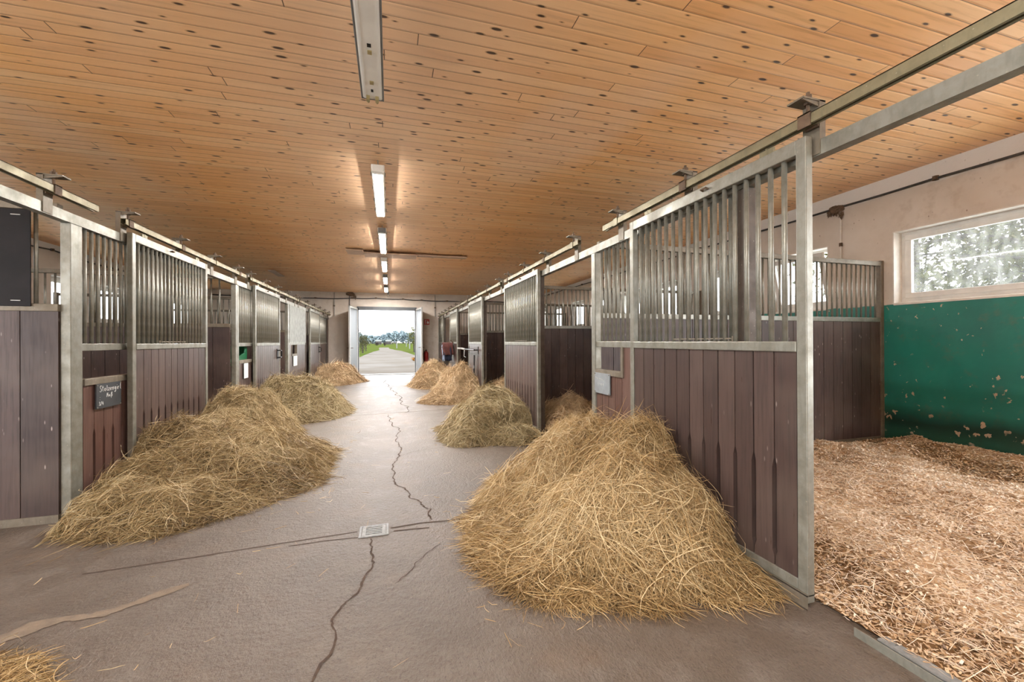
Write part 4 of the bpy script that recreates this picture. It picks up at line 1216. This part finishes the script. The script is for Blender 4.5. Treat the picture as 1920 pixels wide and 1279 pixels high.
# bedding in the stalls -------------------------------------------------------
def bedding(label, box, res, nchip, nstraw, seed, near=False, group='bedding on the stall floors'):
    g = np.random.default_rng(seed); x0, x1, y0, y1 = box
    nx, ny = int((x1-x0)/res)+1, int((y1-y0)/res)+1
    xs = np.linspace(x0, x1, nx); ys = np.linspace(y0, y1, ny)
    def H(x, y):
        z = .075+.030*vnoise(x*2.2, y*2.2, seed)+.020*vnoise(x*6, y*6, seed+1)+.010*vnoise(x*17, y*17, seed+2)
        f = np.clip((x-1.97)/.55, 0, 1) if x0 > 0 else np.clip((-2.22-x)/.55, 0, 1)
        z = np.maximum(z, .012)*(.15+.85*f)
        if near:    # swept bare corner by the partition
            z *= np.clip(.12+1.1*np.hypot((x-5.3)/1.6, (y-3.7)/.55), 0, 1)
        return z
    GX, GY = np.meshgrid(xs, ys, indexing='ij'); Z = H(GX, GY)
    V = np.stack([GX, GY, Z], 2).reshape(-1,3)
    ii, jj = np.meshgrid(np.arange(nx-1), np.arange(ny-1), indexing='ij'); ii, jj = ii.ravel(), jj.ravel()
    Q = np.stack([ii*ny+jj, (ii+1)*ny+jj, (ii+1)*ny+jj+1, ii*ny+jj+1], 1)
    T = np.clip(.20+.25*vnoise(V[:,0]*3, V[:,1]*3, seed+5)+.10*g.normal(size=len(V)), 0, .8)
    # flakes
    px = g.uniform(x0, x1, nchip); py = g.uniform(y0, y1, nchip)
    if near:   # denser towards the camera
        m = g.random(nchip) < np.clip(.35+.65*(np.hypot(px-5.3, (py-3.7)*2.2)/1.2), 0, 1); px, py = px[m], py[m]
    n = len(px); pz = H(px, py)+g.uniform(0,.008,n)
    a = g.normal(0,1,(n,3)); a[:,2] *= .35; a /= np.linalg.norm(a,axis=1,keepdims=True)
    b = np.cross(a, np.stack([g.normal(0,.35,n), g.normal(0,.35,n), np.ones(n)],1)); b /= np.linalg.norm(b,axis=1,keepdims=True)
    sa = (g.uniform(.003,.014,n)*(1+.7*(g.random(n)<.12)))[:,None]; sb = g.uniform(.002,.007,n)[:,None]
    if not near: sa = sa*2; sb = sb*2
    c = np.stack([px,py,pz],1)
    CV = np.stack([c-a*sa-b*sb*.6, c+a*sa-b*sb, c+a*sa*.8+b*sb, c-a*sa+b*sb],1).reshape(-1,3)
    CQ = np.arange(n*4).reshape(-1,4)
    CT = np.repeat(np.clip(.62+.18*vnoise(px*3,py*3,seed+5)+.27*g.normal(size=n),0,1),4)
    Vs, Qs, Ts = [V, CV], [Q, CQ+len(V)], [T, CT]
    if nstraw:
        qx = g.uniform(x0, x0+(x1-x0)*.55, nstraw) if near else g.uniform(x0,x1,nstraw)
        qy = g.uniform(y0, y1-.6 if near else y1, nstraw)
        P = np.stack([qx,qy,H(qx,qy)+.006],1); D = g.normal(0,1,(nstraw,3)); D[:,2] *= .15
        SV, SQ = strand_geo(P, D, g.uniform(.04,.20,nstraw), g.uniform(.0014,.003,nstraw), np.abs(g.normal(0,.9,nstraw)), .1, 6, (1.95,9) if x0 > 0 else (-9,-2.22), None, .004, g)
        Qs.append(SQ+len(V)+len(CV)); Vs.append(SV); Ts.append(np.repeat(np.clip(.75+.15*g.normal(size=nstraw),0,1),14))
    o = np_mesh('bedding', np.concatenate(Vs), np.concatenate(Qs), np.concatenate(Ts), M['chips'])
    return tag(o, label, 'bedding', group, 'stuff')
bedding('wood shavings and straw covering the nearest right stall floor', (1.96, WR-.03, -.9, 3.56), .03, 150000, 15000, 401, True)
bedding('wood shavings on the floor of the second right stall', (1.97, WR-.14, 3.70, 6.56), .06, 9000, 500, 402)
bedding('wood shavings on the floor of the right stall before the broom', (1.97, WR-.06, 6.80, 9.90), .08, 5000, 0, 403)
bedding('wood shavings on the floor of the right stall behind the blanket', (1.97, WR-.06, 10.04, 13.15), .1, 4000, 0, 404)
bedding('wood shavings on the stall floor behind the first left door', (WL+.06, -2.225, 3.75, 6.80), .08, 4000, 0, 405)
bedding('wood shavings on the stall floor behind the left door with the black latch', (WL+.06, -2.225, 6.95, 10.0), .1, 5000, 0, 406)

# ------------------------------------------------------------------ outdoors
def gnd(name, pts, z, mat, label=None):
    mb = MB(); mb.add([(x, y, z) for x, y in pts], [tuple(range(len(pts)))])
    o = mk(name, mb, mat); o['kind'] = 'structure'; return o
gnd('ground', [(-600,YF+.3),(600,YF+.3),(600,700),(-600,700)], -.06, M['grass'])
gnd('ground', [(-60,-60),(60,-60),(60,YB),(-60,YB)], -.06, M['bounce_yard'])
gnd('ground', [(WR+.3,YB),(60,YB),(60,YF+.3),(WR+.3,YF+.3)], -.06, M['bounce_yard'])
gnd('ground', [(-60,YB),(WL-.3,YB),(WL-.3,YF+.3),(-60,YF+.3)], -.06, M['bounce_yard'])
gnd('road', [(-9,YF+.3),(7,YF+.3),(4.6,20),(2.9,27),(2.4,38),(2.1,50),(1.6,63),(.9,69),(-.1,85),(-.3,103),(-2.4,103),(-2.1,85),(-1.6,70),(-2.15,59),(-2.45,44),(-2.55,32),(-2.7,26),(-5,20)], -.045, M['road'])
bpy.data.objects['road']['kind'] = 'structure'

def leaves(mb, c, rad, n, size, rr, flat=1.0):
    for _ in range(n):
        d = Vector((rr.gauss(0,1), rr.gauss(0,1), rr.gauss(0,1)*flat)); d.normalize()
        p = Vector(c)+Vector((d.x*rad[0], d.y*rad[1], d.z*rad[2]))*(rr.random()**.45)
        a = Vector((rr.gauss(0,1), rr.gauss(0,1), rr.gauss(0,1))).normalized(); b = a.orthogonal().normalized()
        b.rotate(Quaternion(a, rr.uniform(0,6.28)))
        s_ = size*rr.uniform(.6,1.4)
        mb.add([p-a*s_, p+b*s_*.5, p+a*s_, p-b*s_*.5], [(0,1,2,3)])

def tree(loc, h, crown_r, nb, nl, lsize, label, cat='tree', leafmat='leaf', seed=0, trunk_r=.12, group=None, name='tree', lean=(0,0), spread=.6, base=.25, clump=.35):
    rr = random.Random(seed); x, y, z0 = loc
    t = thing(name, loc, label, cat, group)
    w = MB(); tips = []
    top = Vector((x+lean[0], y+lean[1], z0+h*.85))
    b0 = Vector(loc)
    w.tube([b0, b0.lerp(top,.35)+Vector((rr.uniform(-.1,.1)*h*.2,0,0)), b0.lerp(top,.7), top], [trunk_r, trunk_r*.75, trunk_r*.5, trunk_r*.2], 7)
    for i in range(nb):
        f = base+(1-base)*rr.random(); st = b0.lerp(top, f)
        a = rr.uniform(0,6.28); L = crown_r*rr.uniform(.6,1.15)*(1.1-.5*abs(f-.6))
        d = Vector((math.cos(a), math.sin(a), rr.uniform(.0,1.0)*spread))
        mid = st+d*L*.5+Vector((rr.gauss(0,.06),rr.gauss(0,.06),rr.uniform(0,.12)))*L; end = st+d*L+Vector((0,0,rr.uniform(-.15,.25)*L))
        r0 = trunk_r*.35*(1.1-f*.6)
        w.tube([st, mid, end], [r0, r0*.6, r0*.15], 5)
        tips += [end, mid.lerp(end,.5), mid]
        for k in range(3):
            e2 = mid.lerp(end, rr.random())+Vector((rr.gauss(0,.25),rr.gauss(0,.25),rr.gauss(.1,.2)))*L
            w.tube([mid, mid.lerp(e2,.5)+Vector((0,0,.04*L)), e2], [r0*.45, r0*.3, r0*.08], 4); tips.append(e2)
    mk('trunk_and_branches', w, M['bark'], t)
    lf = MB(); per = max(1, nl//max(1,len(tips)))
    for p in tips: leaves(lf, p, (crown_r*clump,)*3, per, lsize, rr)
    mk('foliage', lf, M[leafmat], t, norm=False)
    return t
# tree seen through the nearest right window
tree((12.2, 3.9, -.06), 5.0, 2.8, 40, 12000, .062, 'broad leafy tree outside the near right window', 'tree', 'leaf', 501, .16, None, spread=.55, base=.2, clump=.22)
tree((13.5, 7.4, -.06), 5.2, 2.6, 26, 4200, .08, 'leafy tree outside the right wall behind the second stall', 'tree', 'leaf_yellow', 502, .15, None, spread=.5, base=.2, clump=.25)
# beside the road
tree((-3.45, 47, -.06), 2.5, 1.25, 26, 1500, .06, 'thin leafy shrub left of the road outside the gateway', 'shrub', 'leaf', 511, .05, None, 'shrub', spread=1.4, base=.05, clump=.22)
tree((-3.75, 55, -.06), 1.9, 1.0, 18, 900, .06, 'low sparse shrub behind the left roadside shrub', 'shrub', 'leaf', 512, .04, None, 'shrub', spread=1.3, base=.05, clump=.25)
tree((3.0, 54, -.06), 3.3, .95, 26, 1500, .07, 'slim yellowing tree right of the road', 'tree', 'leaf_yellow', 513, .10, None, spread=1.0, base=.3, clump=.3)
tree((4.3, 57, -.06), 3.6, 1.4, 22, 1400, .08, 'yellow leafy tree half hidden by the right gateway leaf', 'tree', 'leaf_yellow', 514, .10, None, spread=.9, base=.2, clump=.35)
tree((5.6, 25.5, -.06), 5.6, 3.2, 20, 420, .045, 'bare branched tree reaching in from the right over the road', 'tree', 'leaf', 515, .10, None, spread=.35, base=.45, clump=.12, lean=(-.8,0))
# far tree line, one tree each
rr = random.Random(77)
tx = -36.0; k = 0
names = []
while tx < 62:
    h = 9.2+2.0*math.sin(tx*.13+.4)+rr.uniform(-1.0,1.4)+(2.6 if tx > 26 else 0); w = rr.uniform(3.6,5.4)
    t = thing('tree', (tx, 400+rr.uniform(-12,12), -.06), 'haze-tinted leafy tree in the distant row behind the meadow', 'tree', 'distant tree row')
    y = t.location.y
    mb = MB(); mb.tube([(tx,y,0),(tx,y,h*.6)], [.5,.2], 6); mk('trunk', mb, M['bark'], t)
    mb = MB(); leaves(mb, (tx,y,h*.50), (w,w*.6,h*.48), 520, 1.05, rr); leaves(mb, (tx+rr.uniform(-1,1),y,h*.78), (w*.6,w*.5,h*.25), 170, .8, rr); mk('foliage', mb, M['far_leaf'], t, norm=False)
    tx += w*1.15; k += 1
# meadow things
def shelter(x, y, w, label, roof):
    t = thing('field_shelter', (x, y, -.06), label, 'shed')
    mb = MB(); mb.prism([(-w/2-.3,1.75),(w/2+.3,1.75),(w/2+.1,2.6),(-w/2-.1,2.6)], lambda p, q, d: (x+p, y+d, q), -1.8, -.5)
    mk('roof', mb, M[roof], t)
    mb = MB(); mb.box(x-w/2, x+w/2, y+1.4, y+1.5, -.06, 1.8); mb.box(x-w/2, x-w/2+.1, y-1.4, y+1.4, -.06, 1.8); mb.box(x+w/2-.1, x+w/2, y-1.4, y+1.4, -.06, 1.8); mk('walls', mb, M['shed_wall'], t)
shelter(-5.9, 236, 3.0, 'left of two white-roofed shelters in the meadow', 'shed_roof')
shelter(-.7, 236, 2.8, 'right of two white-roofed shelters, beside the rider', 'shed_roof')
for i, (x, y, r_, lb) in enumerate([(-4.48,154,.68,'round grey bush left in the meadow before a shelter'), (-1.72,152,.45,'round grey bush in the middle of the meadow')]):
    t = thing('bush', (x, y, -.06), lb, 'bush')
    mb = MB(); mb.tube([(x,y,-.06),(x,y,.4)], .05, 5); mk('stem', mb, M['bark'], t)
    mb = MB(); leaves(mb, (x,y,.62), (r_,r_*.8,.62), 420, .10, random.Random(600+i)); mk('foliage', mb, M['bark'], t, norm=False)
for x, y, h, lb in [(1.36,87,1.30,'nearest white post right of the road'), (3.66,81.5,1.2,'white post by the slim yellowing tree'), (4.5,120,1.1,'farthest white post in the right meadow')]:
    mb = MB(); mb.box(x-.10, x+.10, y-.10, y+.10, -.06, h); mb.box(x-.12, x+.12, y-.12, y+.12, h, h+.05)
    tag(mk('white_post', mb, M['post_white'], bevel=.02), lb, 'post', 'white posts in the meadow')
for x, y, h, lb in [(-3.45,65,1.25,'grey wooden post left of the road, taller one'), (-3.15,52.5,.9,'grey wooden post left of the road, lower one')]:
    mb = MB(); mb.tube([(x,y,-.06),(x+.03,y,h)], [.09,.07], 8); mb.box(x-.25, x+.2, y-.02, y+.02, h*.62, h*.7)
    tag(mk('wooden_post', mb, M['bark']), lb, 'post')
t = thing('meadow_fence', (0, 190, -.06), 'long grey rail fence across the far meadow', 'fence')
for k in range(26):
    mb = MB(); mb.box(-30+k*2.6, -29.88+k*2.6, 189.94, 190.06, -.06, 1.2); mk('post', mb, M['bark'], t)
for z in (.5, .95):
    mb = MB(); mb.box(-30, 36, 189.9, 189.94, z, z+.11); mk('rail', mb, M['bark'], t)
# fallen leaves on the road edge
g = np.random.default_rng(9); n = 900
px = 1.55+np.abs(g.normal(0,.9,n)); py = 29.5+g.normal(0,1.4,n)
a = g.normal(0,1,(n,3)); a[:,2] *= .3; b = np.cross(a, np.array([0,0,1.])+g.normal(0,.3,(n,3)))
a /= np.linalg.norm(a,axis=1,keepdims=True); b /= np.linalg.norm(b,axis=1,keepdims=True); c = np.stack([px,py,np.abs(g.normal(0,.05,n))-.02],1)
V = np.stack([c-a*.08,c+b*.05,c+a*.08,c-b*.05],1).reshape(-1,3)
o = np_mesh('fallen_leaves', V, np.arange(n*4).reshape(-1,4), np.full(n*4,.5), M['orange_leaf'])
tag(o, 'orange fallen leaves on the road edge outside the gateway', 'leaves', None, 'stuff')

# horse and rider far out in the meadow (skinned figures)
def skin(name, joints, edges, mat, parent, sub=2, root=0, scale=1.0, at=(0,0,0)):
    me = bpy.data.meshes.new(name)
    off = root_loc(parent) if parent else Vector((0,0,0))
    me.from_pydata([(at[0]+p[0]*scale-off.x, at[1]+p[1]*scale-off.y, at[2]+p[2]*scale-off.z) for p, r in joints], edges, [])
    o = bpy.data.objects.new(name, me); COL.objects.link(o)
    if parent: o.parent = parent
    m = o.modifiers.new('skin', 'SKIN')
    for i, (p, r) in enumerate(joints):
        me.skin_vertices[0].data[i].radius = ((r, r) if not isinstance(r, tuple) else r)
    me.skin_vertices[0].data[root].use_root = True
    s_ = o.modifiers.new('sub', 'SUBSURF'); s_.levels = sub; s_.render_levels = sub
    me.materials.append(mat)
    return o
hx, hy = 2.1, 226
t = thing('horse', (hx, hy, -.06), 'dark horse ridden across the far meadow', 'horse')
J = [((0,0,1.15),.30),((.45,0,1.18),.30),((.75,0,1.22),.24),((1.0,0,1.55),.15),((1.2,0,1.85),.12),((1.38,0,1.80),.11),((1.62,0,1.58),.075),
     ((-.45,0,1.18),.29),((-.75,0,1.20),.25),((-.92,0,1.15),.07),((-1.0,0,.7),.05),
     ((.68,.16,.95),.12),((.78,.16,.50),.06),((.70,.16,.05),.055),((.62,-.16,.95),.12),((.50,-.16,.50),.06),((.42,-.16,.05),.055),
     ((-.72,.17,.95),.15),((-.62,.17,.72),.10),((-.82,.17,.45),.06),((-.72,.17,.05),.055),((-.78,-.17,.95),.15),((-.78,-.17,.70),.10),((-1.02,-.17,.45),.06),((-1.0,-.17,.05),.055),
     ((1.18,.06,1.97),.03),((1.18,-.06,1.97),.03)]
Ed = [(0,1),(1,2),(2,3),(3,4),(4,5),(5,6),(0,7),(7,8),(8,9),(9,10),(2,11),(11,12),(12,13),(2,14),(14,15),(15,16),(8,17),(17,18),(18,19),(19,20),(8,21),(21,22),(22,23),(23,24),(4,25),(4,26)]
skin('horse_body', J, Ed, M['horse'], t, at=(hx,hy,-.06))
t = thing('person', (hx, hy, 1.4), 'rider in dark clothes sitting on the far horse', 'person')
J = [((0,0,1.50),.16),((0,0,1.75),.15),((.02,0,2.0),.17),((.03,0,2.12),.06),((.04,0,2.22),.09),((.04,0,2.32),.09),
     ((.05,.2,2.0),.07),((.18,.24,1.75),.05),((.42,.12,1.68),.04),((.05,-.2,2.0),.07),((.18,-.24,1.75),.05),((.42,-.12,1.68),.04),
     ((.15,.28,1.42),.10),((.30,.34,1.15),.08),((.15,.35,.75),.06),((.28,.35,.68),.05),((.15,-.28,1.42),.10),((.30,-.34,1.15),.08),((.15,-.35,.75),.06),((.28,-.35,.68),.05)]
Ed = [(0,1),(1,2),(2,3),(3,4),(4,5),(2,6),(6,7),(7,8),(2,9),(9,10),(10,11),(0,12),(12,13),(13,14),(14,15),(0,16),(16,17),(17,18),(18,19)]
skin('rider_body', J, Ed, M['navy'], t, at=(hx,hy,-.06))

# ------------------------------------------------------------------ light
w = bpy.data.worlds.new('overcast_sky'); SC.world = w; w.use_nodes = True
nt = w.node_tree; bg = nt.nodes['Background']
tc = nt.nodes.new('ShaderNodeTexCoord'); sp = nt.nodes.new('ShaderNodeSeparateXYZ'); nt.links.new(tc.outputs['Generated'], sp.inputs[0])
cr = nt.nodes.new('ShaderNodeValToRGB'); nt.links.new(sp.outputs[2], cr.inputs[0])
cr.color_ramp.elements[0].color = (.95,.97,1,1); cr.color_ramp.elements[1].color = (.86,.93,1,1)
nt.links.new(cr.outputs[0], bg.inputs[0]); bg.inputs[1].default_value = 1.0

SC.view_settings.view_transform = 'Standard'; SC.view_settings.look = 'None'
SC.view_settings.gamma = 1; SC.view_settings.use_curve_mapping = False
SC.view_settings.exposure = 2.95
SC.cycles.max_bounces = 8; SC.cycles.diffuse_bounces = 5; SC.cycles.transparent_max_bounces = 12
SC.cycles.use_denoising = True
SC.cycles.use_adaptive_sampling = True; SC.cycles.adaptive_threshold = .04
SC.cycles.sample_clamp_indirect = 6
